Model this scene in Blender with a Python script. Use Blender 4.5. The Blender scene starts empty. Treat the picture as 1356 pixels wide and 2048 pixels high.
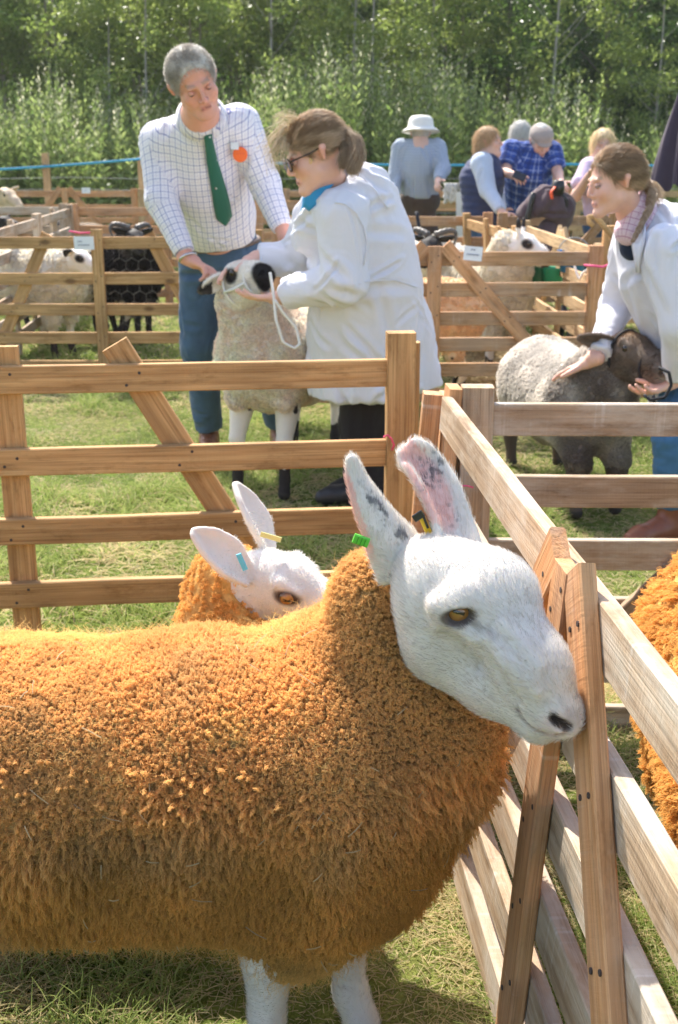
import bpy, math, random
import numpy as np
from mathutils import Vector, Matrix
rnd = random.Random(7)
RS = np.random.RandomState(11)
sc = bpy.context.scene
col = sc.collection
R = math.radians
# ---------------------------------------------------------------- camera
FPX, PITCH, CAMH = 2311.0, R(17.6), 1.42
cam_d = bpy.data.cameras.new('camera')
cam = bpy.data.objects.new('camera', cam_d); col.objects.link(cam)
cam.location = (0, 0, CAMH); cam.rotation_euler = (R(90) - PITCH, 0, 0)
cam_d.sensor_fit = 'VERTICAL'; cam_d.sensor_height = 36.0; cam_d.sensor_width = 24.0
cam_d.lens = 36.0 * FPX / 2048.0
cam_d.clip_start = 0.05; cam_d.clip_end = 600
cam_d.dof.use_dof = True; cam_d.dof.focus_distance = 1.62; cam_d.dof.aperture_fstop = 10.0
sc.camera = cam
# ---------------------------------------------------------------- world, sun, exposure
SUN_EL, SUN_AZ = R(50), R(-24)          # azimuth measured from +Y, negative = left
w = bpy.data.worlds.new("World"); sc.world = w; w.use_nodes = True
nt = w.node_tree; nt.nodes.clear()
sky = nt.nodes.new('ShaderNodeTexSky'); sky.sky_type = 'NISHITA'; sky.sun_disc = False
sky.sun_elevation = SUN_EL; sky.sun_rotation = SUN_AZ; sky.air_density = 1.0; sky.dust_density = 2.0; sky.ozone_density = 0.7
bg = nt.nodes.new('ShaderNodeBackground'); bg.inputs[1].default_value = 0.15
wo = nt.nodes.new('ShaderNodeOutputWorld')
wb = nt.nodes.new('ShaderNodeMix'); wb.data_type = 'RGBA'; wb.blend_type = 'MULTIPLY'; wb.inputs[0].default_value = 1.0; wb.inputs[7].default_value = (1.05, .985, .93, 1)
nt.links.new(sky.outputs[0], wb.inputs[6]); nt.links.new(wb.outputs[2], bg.inputs[0]); nt.links.new(bg.outputs[0], wo.inputs[0])
sd = bpy.data.lights.new('sun', 'SUN'); sd.energy = 4.0; sd.angle = R(0.55); sd.color = (1.0, 0.95, 0.86)
sun = bpy.data.objects.new('sun', sd); col.objects.link(sun)
sdir = Vector((math.sin(SUN_AZ) * math.cos(SUN_EL), math.cos(SUN_AZ) * math.cos(SUN_EL), math.sin(SUN_EL)))
sun.rotation_euler = sdir.to_track_quat('Z', 'Y').to_euler(); sun.location = (-4, 8, 12)
sc.view_settings.view_transform = 'Standard'; sc.view_settings.look = 'None'
sc.view_settings.exposure = 1.3; sc.view_settings.gamma = 1.0
sc.render.engine = 'CYCLES'
sc.cycles.max_bounces = 6; sc.cycles.diffuse_bounces = 3; sc.cycles.glossy_bounces = 2
sc.cycles.transmission_bounces = 3; sc.cycles.transparent_max_bounces = 6
sc.cycles.use_denoising = True
sc.cycles.use_adaptive_sampling = True; sc.cycles.adaptive_threshold = 0.02
try: sc.cycles_curves.shape = 'RIBBONS'
except Exception: pass

# ---------------------------------------------------------------- pixel -> world
CP, SP = math.cos(PITCH), math.sin(PITCH)
def ray(u, v):
    x = (u - 678.0) / FPX; y = (1024.0 - v) / FPX
    return np.array([x, CP + y * SP, -SP + y * CP])
def P(u, v, Y):
    d = ray(u, v); t = Y / d[1]
    return np.array([d[0] * t, Y, CAMH + d[2] * t])
def G(u, v, z=0.0):
    d = ray(u, v); t = (z - CAMH) / d[2]
    return np.array([d[0] * t, d[1] * t, z])
def nrm(a):
    a = np.asarray(a, float); return a / (np.linalg.norm(a, axis=-1, keepdims=True) + 1e-12)
A_ = lambda *a: np.array(a, float)

# ---------------------------------------------------------------- noise
def _h(ix, iy, iz, s):
    n = (ix * 374761393 + iy * 668265263 + iz * 2147483647 + s * 974634777) & 0xffffffff
    n = ((n ^ (n >> 13)) * 1274126177) & 0xffffffff
    return ((n ^ (n >> 16)) & 0xffff) / 65535.0
def vnoise(p, s=1.0, seed=0):
    q = np.asarray(p, float) * s; i = np.floor(q).astype(np.int64); f = q - i; f = f * f * (3 - 2 * f)
    r = 0
    for dx in (0, 1):
        wx = f[:, 0] if dx else 1 - f[:, 0]
        for dy in (0, 1):
            wy = f[:, 1] if dy else 1 - f[:, 1]
            for dz in (0, 1):
                wz = f[:, 2] if dz else 1 - f[:, 2]
                r = r + wx * wy * wz * _h(i[:, 0] + dx, i[:, 1] + dy, i[:, 2] + dz, seed)
    return r * 2 - 1
def fbm(p, s, o=3, seed=0):
    r = 0; a = 1
    for k in range(o): r = r + a * vnoise(p, s * 2 ** k, seed + k); a *= .5
    return r
def sstep(a, b, x):
    t = np.clip((x - a) / (b - a), 0, 1); return t * t * (3 - 2 * t)

# ---------------------------------------------------------------- materials
class NT:
    def __init__(s, name):
        s.m = bpy.data.materials.new(name); s.m.use_nodes = True; s.t = s.m.node_tree; s.t.nodes.clear()
        s.out = s.t.nodes.new('ShaderNodeOutputMaterial')
    def n(s, typ, **kw):
        o = s.t.nodes.new(typ)
        for k, v in kw.items():
            if k.startswith('i_'):
                k = k[2:]; k = int(k) if k.isdigit() else k.replace('_', ' ')
                if hasattr(v, 'is_linked') or isinstance(v, bpy.types.NodeSocket): s.t.links.new(v, o.inputs[k])
                else: o.inputs[k].default_value = v
            else: setattr(o, k, v)
        return o
    def link(s, a, b): s.t.links.new(a, b)
    def math(s, op, a, b=0.0, c=0.0):
        o = s.t.nodes.new('ShaderNodeMath'); o.operation = op
        for i, v in enumerate((a, b, c)):
            if isinstance(v, bpy.types.NodeSocket): s.t.links.new(v, o.inputs[i])
            else: o.inputs[i].default_value = v
        return o.outputs[0]
    def mix(s, f, a, b, typ='MIX'):
        o = s.t.nodes.new('ShaderNodeMix'); o.data_type = 'RGBA'; o.blend_type = typ
        for i, v in ((0, f), (6, a), (7, b)):
            if isinstance(v, bpy.types.NodeSocket): s.t.links.new(v, o.inputs[i])
            else: o.inputs[i].default_value = v if i == 0 else (tuple(v) + (1,) if len(v) == 3 else v)
        return o.outputs[2]
    def ramp(s, f, stops):
        o = s.t.nodes.new('ShaderNodeValToRGB'); e = o.color_ramp.elements
        while len(e) < len(stops): e.new(.5)
        for k, (p, c) in enumerate(stops): e[k].position = p; e[k].color = tuple(c) + (1,)
        s.t.links.new(f, o.inputs[0]); return o.outputs[0]
    def noise(s, vec, scale, detail=3, rough=.5, dist=0.0):
        o = s.n('ShaderNodeTexNoise'); o.inputs['Scale'].default_value = scale; o.inputs['Detail'].default_value = detail
        o.inputs['Roughness'].default_value = rough; o.inputs['Distortion'].default_value = dist
        if vec is not None: s.t.links.new(vec, o.inputs['Vector'])
        return o.outputs[0]
    def mapping(s, vec, scale=(1, 1, 1), loc=(0, 0, 0)):
        o = s.n('ShaderNodeMapping'); o.inputs['Scale'].default_value = scale; o.inputs['Location'].default_value = loc
        s.t.links.new(vec, o.inputs[0]); return o.outputs[0]
    def attr(s, name, out='Vector'):
        o = s.n('ShaderNodeAttribute'); o.attribute_name = name; return o.outputs[out]
    def bump(s, h, st=.3, dist=.01):
        o = s.n('ShaderNodeBump'); o.inputs['Strength'].default_value = st; o.inputs['Distance'].default_value = dist
        s.t.links.new(h, o.inputs['Height']); return o.outputs[0]
    def pr(s, base, rough=.6, normal=None, spec=.3, sss=0.0, sheen=0.0, metal=0.0, trans=0.0):
        o = s.n('ShaderNodeBsdfPrincipled')
        if isinstance(base, bpy.types.NodeSocket): s.t.links.new(base, o.inputs['Base Color'])
        else: o.inputs['Base Color'].default_value = tuple(base) + (1,)
        if isinstance(rough, bpy.types.NodeSocket): s.t.links.new(rough, o.inputs['Roughness'])
        else: o.inputs['Roughness'].default_value = rough
        o.inputs['Specular IOR Level'].default_value = spec; o.inputs['Metallic'].default_value = metal
        if sss: o.inputs['Subsurface Weight'].default_value = sss; o.inputs['Subsurface Radius'].default_value = (.012, .005, .003); o.inputs['Subsurface Scale'].default_value = 1.0
        if sheen: o.inputs['Sheen Weight'].default_value = sheen; o.inputs['Sheen Roughness'].default_value = .5
        if normal is not None: s.t.links.new(normal, o.inputs['Normal'])
        if trans:
            tr = s.n('ShaderNodeBsdfTranslucent')
            if isinstance(base, bpy.types.NodeSocket): s.t.links.new(base, tr.inputs[0])
            else: tr.inputs[0].default_value = tuple(base) + (1,)
            if normal is not None: s.t.links.new(normal, tr.inputs['Normal'])
            mx = s.n('ShaderNodeMixShader'); mx.inputs[0].default_value = trans
            s.link(o.outputs[0], mx.inputs[1]); s.link(tr.outputs[0], mx.inputs[2]); s.link(mx.outputs[0], s.out.inputs[0])
        else: s.link(o.outputs[0], s.out.inputs[0])
        return s.m
def simple(name, c, rough=.6, spec=.3, nscale=40, namt=.15, bump=.0, metal=0.0, sheen=0.0, trans=0.0):
    s = NT(name); tc = s.n('ShaderNodeTexCoord').outputs['Object']; n = s.noise(tc, nscale, 4)
    c = np.array(c, float); base = s.mix(n, tuple(np.clip(c * (1 - namt), 0, 1)), tuple(np.clip(c * (1 + namt), 0, 1)))
    nm = s.bump(n, bump, .005) if bump else None
    return s.pr(base, rough, nm, spec, metal=metal, sheen=sheen, trans=trans)
def vcol(name, rough=.6, spec=.3, nscale=60, namt=.12, bump=.2, bd=.003, sss=0.0, sheen=0.0, trans=0.0):
    s = NT(name); tc = s.n('ShaderNodeTexCoord').outputs['Object']; n = s.noise(tc, nscale, 5, .65)
    c = s.attr('Col', 'Color'); k = s.math('MULTIPLY_ADD', n, 2 * namt, 1 - namt)
    kk = s.n('ShaderNodeCombineColor'); [s.link(k, kk.inputs[i]) for i in range(3)]
    base = s.mix(1.0, c, kk.outputs[0], 'MULTIPLY')
    nm = s.bump(n, bump, bd) if bump else None
    return s.pr(base, rough, nm, spec, sss=sss, sheen=sheen, trans=trans)
def wood(name, c1, c2, knot=(.16, .08, .03), grey=None, gamt=.3):
    s = NT(name); g = s.attr('gc')
    g1 = s.mapping(g, (1.2, 22, 22)); n1 = s.noise(g1, 2.2, 6, .6, .9)
    wv = s.n('ShaderNodeTexWave', wave_type='BANDS', bands_direction='Y'); wv.inputs['Scale'].default_value = 1.6
    wv.inputs['Distortion'].default_value = 9.0; wv.inputs['Detail'].default_value = 3; wv.inputs['Detail Scale'].default_value = .5
    s.link(s.mapping(g, (1.1, 8, 8)), wv.inputs['Vector'])
    f = s.math('ADD', s.math('MULTIPLY', n1, .82), s.math('MULTIPLY', wv.outputs[1], .18))
    base = s.ramp(f, [(.25, c1), (.75, c2)])
    vo = s.n('ShaderNodeTexVoronoi'); vo.inputs['Scale'].default_value = 1.0; s.link(s.mapping(g, (3.2, 6.5, 4.0)), vo.inputs['Vector'])
    kn = s.ramp(vo.outputs[0], [(.07, (1, 1, 1)), (.15, (0, 0, 0))])
    base = s.mix(s.math('MULTIPLY', kn, .75), base, knot)
    big = s.noise(s.mapping(g, (2, 9, 9), (3, 1, 2)), 1.3, 3)
    bc = s.ramp(big, [(.35, (.72, .70, .68)), (.65, (1.12, 1.1, 1.08))]); base = s.mix(1.0, base, bc, 'MULTIPLY')
    fib = s.noise(s.mapping(g, (3.5, 260, 260)), 1.0, 3, .7); base = s.mix(1.0, base, s.ramp(fib, [(.30, (.62, .58, .54)), (.5, (1, 1, 1)), (.75, (1.10, 1.10, 1.10))]), 'MULTIPLY')
    dirt = s.noise(s.mapping(g, (5, 16, 16), (9, 2, 4)), 1.4, 5, .75); base = s.mix(1.0, base, s.ramp(dirt, [(.30, (.66, .62, .56)), (.46, (1, 1, 1))]), 'MULTIPLY')
    if grey:
        gn = s.noise(s.mapping(g, (3, 10, 10), (7, 7, 7)), 1.1, 5, .7); gm = s.ramp(gn, [(.42, (0, 0, 0)), (.62, (1, 1, 1))])
        base = s.mix(s.math('MULTIPLY', gm, gamt), base, grey)
        sw = s.noise(s.mapping(g, (60, 2.0, 2.0)), 1.0, 2); swm = s.ramp(sw, [(.60, (0, 0, 0)), (.72, (1, 1, 1))])
        base = s.mix(s.math('MULTIPLY', s.math('MULTIPLY', swm, gm), .35), base, (.75, .72, .68))
    saw = s.noise(s.mapping(g, (170, 12, 12)), 1.0, 3)
    h = s.math('ADD', s.math('ADD', n1, s.math('MULTIPLY', saw, .5)), s.math('MULTIPLY', fib, .7))
    sx = s.n('ShaderNodeSeparateXYZ'); s.link(g, sx.inputs[0]); base = s.mix(s.math('GREATER_THAN', sx.outputs[2], 500.0), base, (.07, .055, .05))
    return s.pr(base, .78, s.bump(h, .6, .003), .25)

W_YEL = wood('wood_yellow', (.43, .235, .095), (.62, .40, .19), (.13, .06, .025))
W_TAN = wood('wood_tan', (.42, .22, .10), (.58, .36, .19), (.14, .07, .03), (.50, .42, .34), .3)
W_GREY = wood('wood_grey', (.33, .225, .14), (.52, .39, .27), (.20, .12, .06), (.55, .49, .41), .7)
W_RED = wood('wood_red', (.48, .22, .09), (.66, .38, .19), (.2, .09, .04), (.55, .42, .32), .25)
W_PALE = wood('wood_pale', (.45, .29, .15), (.62, .46, .27), (.15, .08, .03))

# ---------------------------------------------------------------- objects
ORG = {}
def root_org(o):
    while o.parent: o = o.parent
    return np.array(o.location)
def link(o, parent=None):
    col.objects.link(o)
    if parent: o.parent = parent
    return o
def tag(o, label=None, cat=None, group=None, kind=None):
    if label: o['label'] = label
    if cat: o['category'] = cat
    if group: o['group'] = group
    if kind: o['kind'] = kind
    return o
def thing(name, label, cat, loc=(0, 0, 0), group=None, rotz=0):
    o = bpy.data.objects.new(name, None); o.empty_display_size = .1; o.location = tuple(map(float, loc)); o.rotation_euler.z = rotz
    col.objects.link(o); return tag(o, label, cat, group)
def mesh(name, V, F, m, parent=None, smooth=True, Col=None, attrs=None, world=True, weld=False, loc=None):
    """V in world space (world=True: the root's location is taken off)."""
    V = np.asarray(V, float).reshape(-1, 3)
    if parent is not None and world: V = V - root_org(parent)
    if loc is not None: V = V - np.asarray(loc)
    me = bpy.data.meshes.new(name)
    if isinstance(F, np.ndarray):
        k = F.shape[1]; me.vertices.add(len(V)); me.vertices.foreach_set('co', V.astype(np.float32).ravel())
        me.loops.add(F.size); me.loops.foreach_set('vertex_index', F.astype(np.int32).ravel())
        me.polygons.add(len(F)); me.polygons.foreach_set('loop_start', np.arange(0, F.size, k, dtype=np.int32))
        me.update(calc_edges=True)
    else: me.from_pydata([tuple(x) for x in V], [], F); me.update()
    if smooth: me.polygons.foreach_set('use_smooth', np.ones(len(me.polygons), bool))
    if Col is not None:
        a = me.color_attributes.new('Col', 'FLOAT_COLOR', 'POINT')
        c = np.ones((len(V), 4), np.float32); c[:, :3] = Col; a.data.foreach_set('color', c.ravel())
    for k, v in (attrs or {}).items():
        a = me.attributes.new(k, 'FLOAT_VECTOR', 'POINT'); a.data.foreach_set('vector', np.asarray(v, np.float32).ravel())
    o = bpy.data.objects.new(name, me); me.materials.append(m)
    if loc is not None: o.location = tuple(map(float, loc))
    return link(o, parent)

class MB:
    """mesh builder with the grain attribute gc and an optional colour per piece"""
    def __init__(s): s.V = []; s.F = []; s.g = []; s.c = []; s.n = 0; s.col = (1, 1, 1)
    def add(s, V, F, g=None):
        V = np.asarray(V, float); s.V.append(V); s.F += [tuple(int(i) + s.n for i in f) for f in F]
        s.g.append(V if g is None else g); s.c.append(np.tile(s.col, (len(V), 1))); s.n += len(V); return s
    def board(s, a, b, w, t, side, ch=.003, seg=5, wob=.0015, slant=(0, 0)):
        """plank from a to b; w across 'side', t across the third axis; slant = end cuts"""
        a = np.asarray(a, float); b = np.asarray(b, float); L = np.linalg.norm(b - a); d = (b - a) / L
        sd_ = np.asarray(side, float); sd_ = nrm(sd_ - d * (sd_ @ d)); n = np.cross(d, sd_)
        w /= 2; t /= 2; ch = min(ch, w * .5, t * .5)
        pr = [(-w + ch, -t), (w - ch, -t), (w, -t + ch), (w, t - ch), (w - ch, t), (-w + ch, t), (-w, t - ch), (-w, -t + ch)]
        V = []; g = []; off = rnd.random() * 50; oy = rnd.random() * 9
        for k in range(seg + 1):
            x = k / seg; wb = (rnd.uniform(-wob, wob), rnd.uniform(-wob, wob))
            for (p, q) in pr:
                sl = (slant[0] * p if k == 0 else slant[1] * p if k == seg else 0)
                V.append(a + d * (L * x + sl) + sd_ * (p + wb[0]) + n * (q + wb[1])); g.append((off + L * x + sl, oy + p, oy * .7 + q))
        F = [tuple(range(7, -1, -1)), tuple(range(seg * 8, seg * 8 + 8))]
        for k in range(seg):
            for j in range(8):
                F.append((k * 8 + j, k * 8 + (j + 1) % 8, k * 8 + 8 + (j + 1) % 8, k * 8 + 8 + j))
        return s.add(V, F, np.array(g))
    def nail(s, p, n, r=.0042):
        m = frame(n); V = [np.asarray(p) + m @ A_(r * math.cos(a), r * math.sin(a), .0012) for a in np.linspace(0, 2 * math.pi, 9)[:-1]] + [np.asarray(p) + m @ A_(r * math.cos(a), r * math.sin(a), -.001) for a in np.linspace(0, 2 * math.pi, 9)[:-1]]
        return s.add(V, [tuple(range(8))] + [(i, (i + 1) % 8, 8 + (i + 1) % 8, 8 + i) for i in range(8)], np.tile(A_(0, 0, 1000), (16, 1)))
    def box(s, c, sz, rot=None, ch=.003):
        c = np.asarray(c, float); rot = np.eye(3) if rot is None else rot
        return s.board(c - rot[:, 0] * sz[0] / 2, c + rot[:, 0] * sz[0] / 2, sz[1], sz[2], rot[:, 1], ch, 1, 0)
    def tube(s, pts, r, n=8, cap=True, flat=1.0, up=(0, 0, 1)):
        pts = np.asarray(pts, float); m = len(pts); r = np.broadcast_to(np.asarray(r, float), (m,))
        V = []; T = np.gradient(pts, axis=0); T = nrm(T); u = np.asarray(up, float)
        if abs(T[0] @ nrm(u)) > .95: u = A_(1, 0, 0)
        for k in range(m):
            x = nrm(np.cross(u, T[k])); y = np.cross(T[k], x); u = y
            for j in range(n):
                a = 2 * math.pi * j / n; V.append(pts[k] + r[k] * (math.cos(a) * x + flat * math.sin(a) * y))
        F = []
        for k in range(m - 1):
            for j in range(n): F.append((k * n + j, k * n + (j + 1) % n, (k + 1) * n + (j + 1) % n, (k + 1) * n + j))
        if cap: F += [tuple(range(n - 1, -1, -1)), tuple(range((m - 1) * n, m * n))]
        return s.add(V, F)
    def lathe(s, c, prof, n=24, axis=None):
        c = np.asarray(c, float); M_ = np.eye(3) if axis is None else frame(axis)
        V = []; m = len(prof)
        for (r, z) in prof:
            for j in range(n):
                a = 2 * math.pi * j / n; V.append(c + M_ @ A_(r * math.cos(a), r * math.sin(a), z))
        F = []
        for k in range(m - 1):
            for j in range(n): F.append((k * n + j, k * n + (j + 1) % n, (k + 1) * n + (j + 1) % n, (k + 1) * n + j))
        F += [tuple(range(n - 1, -1, -1)), tuple(range((m - 1) * n, m * n))]
        return s.add(V, F)
    def sheet(s, grid, thick=0.0):
        g = np.asarray(grid, float); a, b, _ = g.shape; V = g.reshape(-1, 3); F = []
        for i in range(a - 1):
            for j in range(b - 1): F.append((i * b + j, i * b + j + 1, (i + 1) * b + j + 1, (i + 1) * b + j))
        if thick:
            du = np.gradient(g, axis=0); dv = np.gradient(g, axis=1); n = nrm(np.cross(du, dv)).reshape(-1, 3)
            V2 = V - n * thick; m = a * b; F2 = [tuple(m + i for i in reversed(f)) for f in F]
            bd = [j for j in range(b)] + [i * b + b - 1 for i in range(1, a)] + [(a - 1) * b + j for j in range(b - 2, -1, -1)] + [i * b for i in range(a - 2, 0, -1)]
            F += F2 + [(bd[(k + 1) % len(bd)], bd[k], bd[k] + m, bd[(k + 1) % len(bd)] + m) for k in range(len(bd))]
            V = np.vstack([V, V2])
        return s.add(V, F)
    def build(s, name, m, parent=None, smooth=False, **kw):
        V = np.vstack(s.V)
        return mesh(name, V, s.F, m, parent, smooth, Col=np.vstack(s.c), attrs={'gc': np.vstack(s.g)}, **kw)
def frame(z):
    z = nrm(z); x = nrm(np.cross(A_(0, 0, 1) if abs(z[2]) < .9 else A_(0, 1, 0), z)); y = np.cross(z, x)
    return np.stack([x, y, z], 1)
def copy_tree(o, parent=None):
    c = o.copy(); col.objects.link(c)
    if parent: c.parent = parent
    for ch in list(o.children): copy_tree(ch, c)
    return c
def strands(name, pts, r, m, parent=None, rtip=.3, rand=None, world=True, Col=None):
    """pts (n,k,3) -> hair curves"""
    n, k, _ = pts.shape; cu = bpy.data.hair_curves.new(name); cu.add_curves([k] * n)
    if parent is not None and world: pts = pts - root_org(parent)
    cu.attributes['position'].data.foreach_set('vector', pts.astype(np.float32).ravel())
    rr = np.broadcast_to(np.asarray(r, float).reshape(-1, 1) if np.ndim(r) else r, (n, k)) * np.linspace(1, rtip, k)[None]
    a = cu.attributes.get('radius') or cu.attributes.new('radius', 'FLOAT', 'POINT'); a.data.foreach_set('value', rr.astype(np.float32).ravel())
    if Col is not None:
        a = cu.attributes.new('Col', 'FLOAT_COLOR', 'POINT'); c = np.ones((n, k, 4), np.float32); c[:, :, :3] = Col if Col.ndim == 3 else Col[:, None]
        a.data.foreach_set('color', c.ravel())
    o = bpy.data.objects.new(name, cu); cu.materials.append(m); return link(o, parent)
def hairmat(name, trans=.35, rough=.5, spec=.2):
    s = NT(name); c = s.attr('Col', 'Color'); return s.pr(c, rough, None, spec, trans=trans)

# ---------------------------------------------------------------- smooth solid modelling
class Field:
    def __init__(s, lo, hi, res):
        s.lo = np.asarray(lo, float); s.res = res; s.n = np.ceil((np.asarray(hi, float) - s.lo) / res).astype(int) + 1
        s.f = np.full(s.n, .05, np.float32)
    def _box(s, lo, hi):
        a = np.clip(np.floor((lo - s.lo) / s.res).astype(int), 0, s.n); b = np.clip(np.ceil((hi - s.lo) / s.res).astype(int) + 1, 0, s.n)
        if (b <= a).any(): return None
        ax = [(s.lo[i] + s.res * np.arange(a[i], b[i])).astype(np.float32) for i in range(3)]
        return (slice(a[0], b[0]), slice(a[1], b[1]), slice(a[2], b[2])), ax[0][:, None, None], ax[1][None, :, None], ax[2][None, None, :]
    def _mix(s, sl, d, k, sub=False):
        v = s.f[sl]
        if sub:
            d = -d; h = np.clip(.5 - .5 * (v - d) / k, 0, 1); s.f[sl] = v * (1 - h) + d * h + k * h * (1 - h)
        else:
            h = np.clip(.5 + .5 * (v - d) / k, 0, 1); s.f[sl] = v * (1 - h) + d * h - k * h * (1 - h)
    def cap(s, a, b, ra, rb=None, k=.02, sub=False, flat=0):
        a = np.asarray(a, float); b = np.asarray(b, float); rb = ra if rb is None else rb; m = max(ra, rb) + k + .01
        bx = s._box(np.minimum(a, b) - m, np.maximum(a, b) + m)
        if bx is None: return s
        sl, x, y, z = bx; d = b - a; L2 = float(d @ d) + 1e-12
        t0 = ((x - a[0]) * d[0] + (y - a[1]) * d[1] + (z - a[2]) * d[2]) / L2; t = np.clip(t0, 0, 1)
        q = np.sqrt((x - a[0] - t * d[0]) ** 2 + (y - a[1] - t * d[1]) ** 2 + (z - a[2] - t * d[2]) ** 2) - (ra + (rb - ra) * t)
        if flat:
            L = math.sqrt(L2)
            if flat & 2: q = np.maximum(q, (t0 - 1) * L)
            if flat & 1: q = np.maximum(q, -t0 * L)
        s._mix(sl, q, k, sub); return s
    def ell(s, c, r, M_=None, k=.02, sub=False):
        c = np.asarray(c, float); r = np.asarray(r, float) if np.ndim(r) else np.array([r] * 3, float); m = r.max() + k + .01
        bx = s._box(c - m, c + m)
        if bx is None: return s
        sl, x, y, z = bx; M_ = np.eye(3) if M_ is None else M_; x = x - c[0]; y = y - c[1]; z = z - c[2]
        q = [(x * M_[0, i] + y * M_[1, i] + z * M_[2, i]) for i in range(3)]
        k0 = np.sqrt(sum((q[i] / r[i]) ** 2 for i in range(3))); k1 = np.sqrt(sum((q[i] / r[i] ** 2) ** 2 for i in range(3))) + 1e-9
        s._mix(sl, k0 * (k0 - 1) / k1, k, sub); return s
    def chain(s, pts, rs, k=.02, **kw):
        for i in range(len(pts) - 1): s.cap(pts[i], pts[i + 1], rs[i], rs[i + 1], k, **kw)
        return s
    def cut(s, c, n):
        c = np.asarray(c, float); n = nrm(n); ax = [(s.lo[i] + s.res * np.arange(s.n[i])).astype(np.float32) for i in range(3)]
        d = (ax[0][:, None, None] - c[0]) * n[0] + (ax[1][None, :, None] - c[1]) * n[1] + (ax[2][None, None, :] - c[2]) * n[2]
        s.f = np.maximum(s.f, d.astype(np.float32)); return s
    def mesh(s):
        f = s.f; f[0] = f[-1] = .05; f[:, 0] = f[:, -1] = .05; f[:, :, 0] = f[:, :, -1] = .05
        ins = f < 0; n = s.n
        c = ins[:-1, :-1, :-1].astype(np.int8)
        for dx, dy, dz in ((1,0,0),(0,1,0),(0,0,1),(1,1,0),(1,0,1),(0,1,1),(1,1,1)):
            c = c + ins[dx:n[0]-1+dx, dy:n[1]-1+dy, dz:n[2]-1+dz]
        I = np.argwhere((c > 0) & (c < 8)); idx = np.full(c.shape, -1, np.int32); idx[I[:, 0], I[:, 1], I[:, 2]] = np.arange(len(I))
        acc = np.zeros((len(I), 3)); cnt = np.zeros(len(I)); cor = [(i, j, k) for i in (0, 1) for j in (0, 1) for k in (0, 1)]
        val = {q: f[I[:, 0] + q[0], I[:, 1] + q[1], I[:, 2] + q[2]].astype(float) for q in cor}
        for q in cor:
            for a in range(3):
                if q[a] == 0:
                    p = list(q); p[a] = 1; p = tuple(p); v0 = val[q]; v1 = val[p]; m = (v0 < 0) != (v1 < 0)
                    t = np.where(m, v0 / np.where(m, v0 - v1, 1), 0); e = np.tile(np.array(q, float), (len(I), 1)); e[:, a] = t
                    acc[m] += e[m]; cnt[m] += 1
        V = s.lo + (I + acc / cnt[:, None]) * s.res
        Fs = []
        for a in range(3):
            sa = [slice(None)] * 3; sb = [slice(None)] * 3; sa[a] = slice(0, -1); sb[a] = slice(1, None)
            x0 = ins[tuple(sa)]; x1 = ins[tuple(sb)]; E = np.argwhere(x0 != x1); b_, c_ = (a + 1) % 3, (a + 2) % 3
            ok = (E[:, b_] > 0) & (E[:, c_] > 0) & (E[:, b_] < n[b_] - 1) & (E[:, c_] < n[c_] - 1); E = E[ok]
            def g(db, dc):
                q = E.copy(); q[:, b_] += db; q[:, c_] += dc; return idx[q[:, 0], q[:, 1], q[:, 2]]
            Q = np.stack([g(-1, -1), g(0, -1), g(0, 0), g(-1, 0)], 1); fl = ~x0[E[:, 0], E[:, 1], E[:, 2]]
            Q[fl] = Q[fl][:, ::-1]; Fs.append(Q)
        F = np.vstack(Fs); F = F[(F >= 0).all(1)]; s.f = None
        return V, F
def normals(V, F):
    n = np.zeros_like(V); a = np.cross(V[F[:, 2]] - V[F[:, 0]], V[F[:, 3] if F.shape[1] == 4 else F[:, 1]] - V[F[:, 1] if F.shape[1] == 4 else F[:, 0]])
    for i in range(F.shape[1]): np.add.at(n, F[:, i], a)
    return nrm(n)
def relax(V, F, it=2, lam=.5):
    E = np.vstack([F[:, [i, (i + 1) % 4]] for i in range(4)])
    for _ in range(it):
        s_ = np.zeros_like(V); c = np.zeros(len(V))
        np.add.at(s_, E[:, 0], V[E[:, 1]]); np.add.at(s_, E[:, 1], V[E[:, 0]]); np.add.at(c, E[:, 0], 1); np.add.at(c, E[:, 1], 1)
        V = V + lam * (s_ / c[:, None] - V)
    return V
def scatter(V, F, n, rs=RS, keep=None):
    """random points on a quad mesh -> points, normals"""
    N = normals(V, F); a = np.linalg.norm(np.cross(V[F[:, 1]] - V[F[:, 0]], V[F[:, 3]] - V[F[:, 0]]), axis=1)
    if keep is not None: a = a * keep(V[F].mean(1), N[F].mean(1))
    f = rs.choice(len(F), n, p=a / a.sum()); u = rs.rand(n, 1); v = rs.rand(n, 1)
    def bl(X): return (X[F[f, 0]] * (1 - u) + X[F[f, 1]] * u) * (1 - v) + (X[F[f, 3]] * (1 - u) + X[F[f, 2]] * u) * v
    return bl(V), nrm(bl(N))
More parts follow.
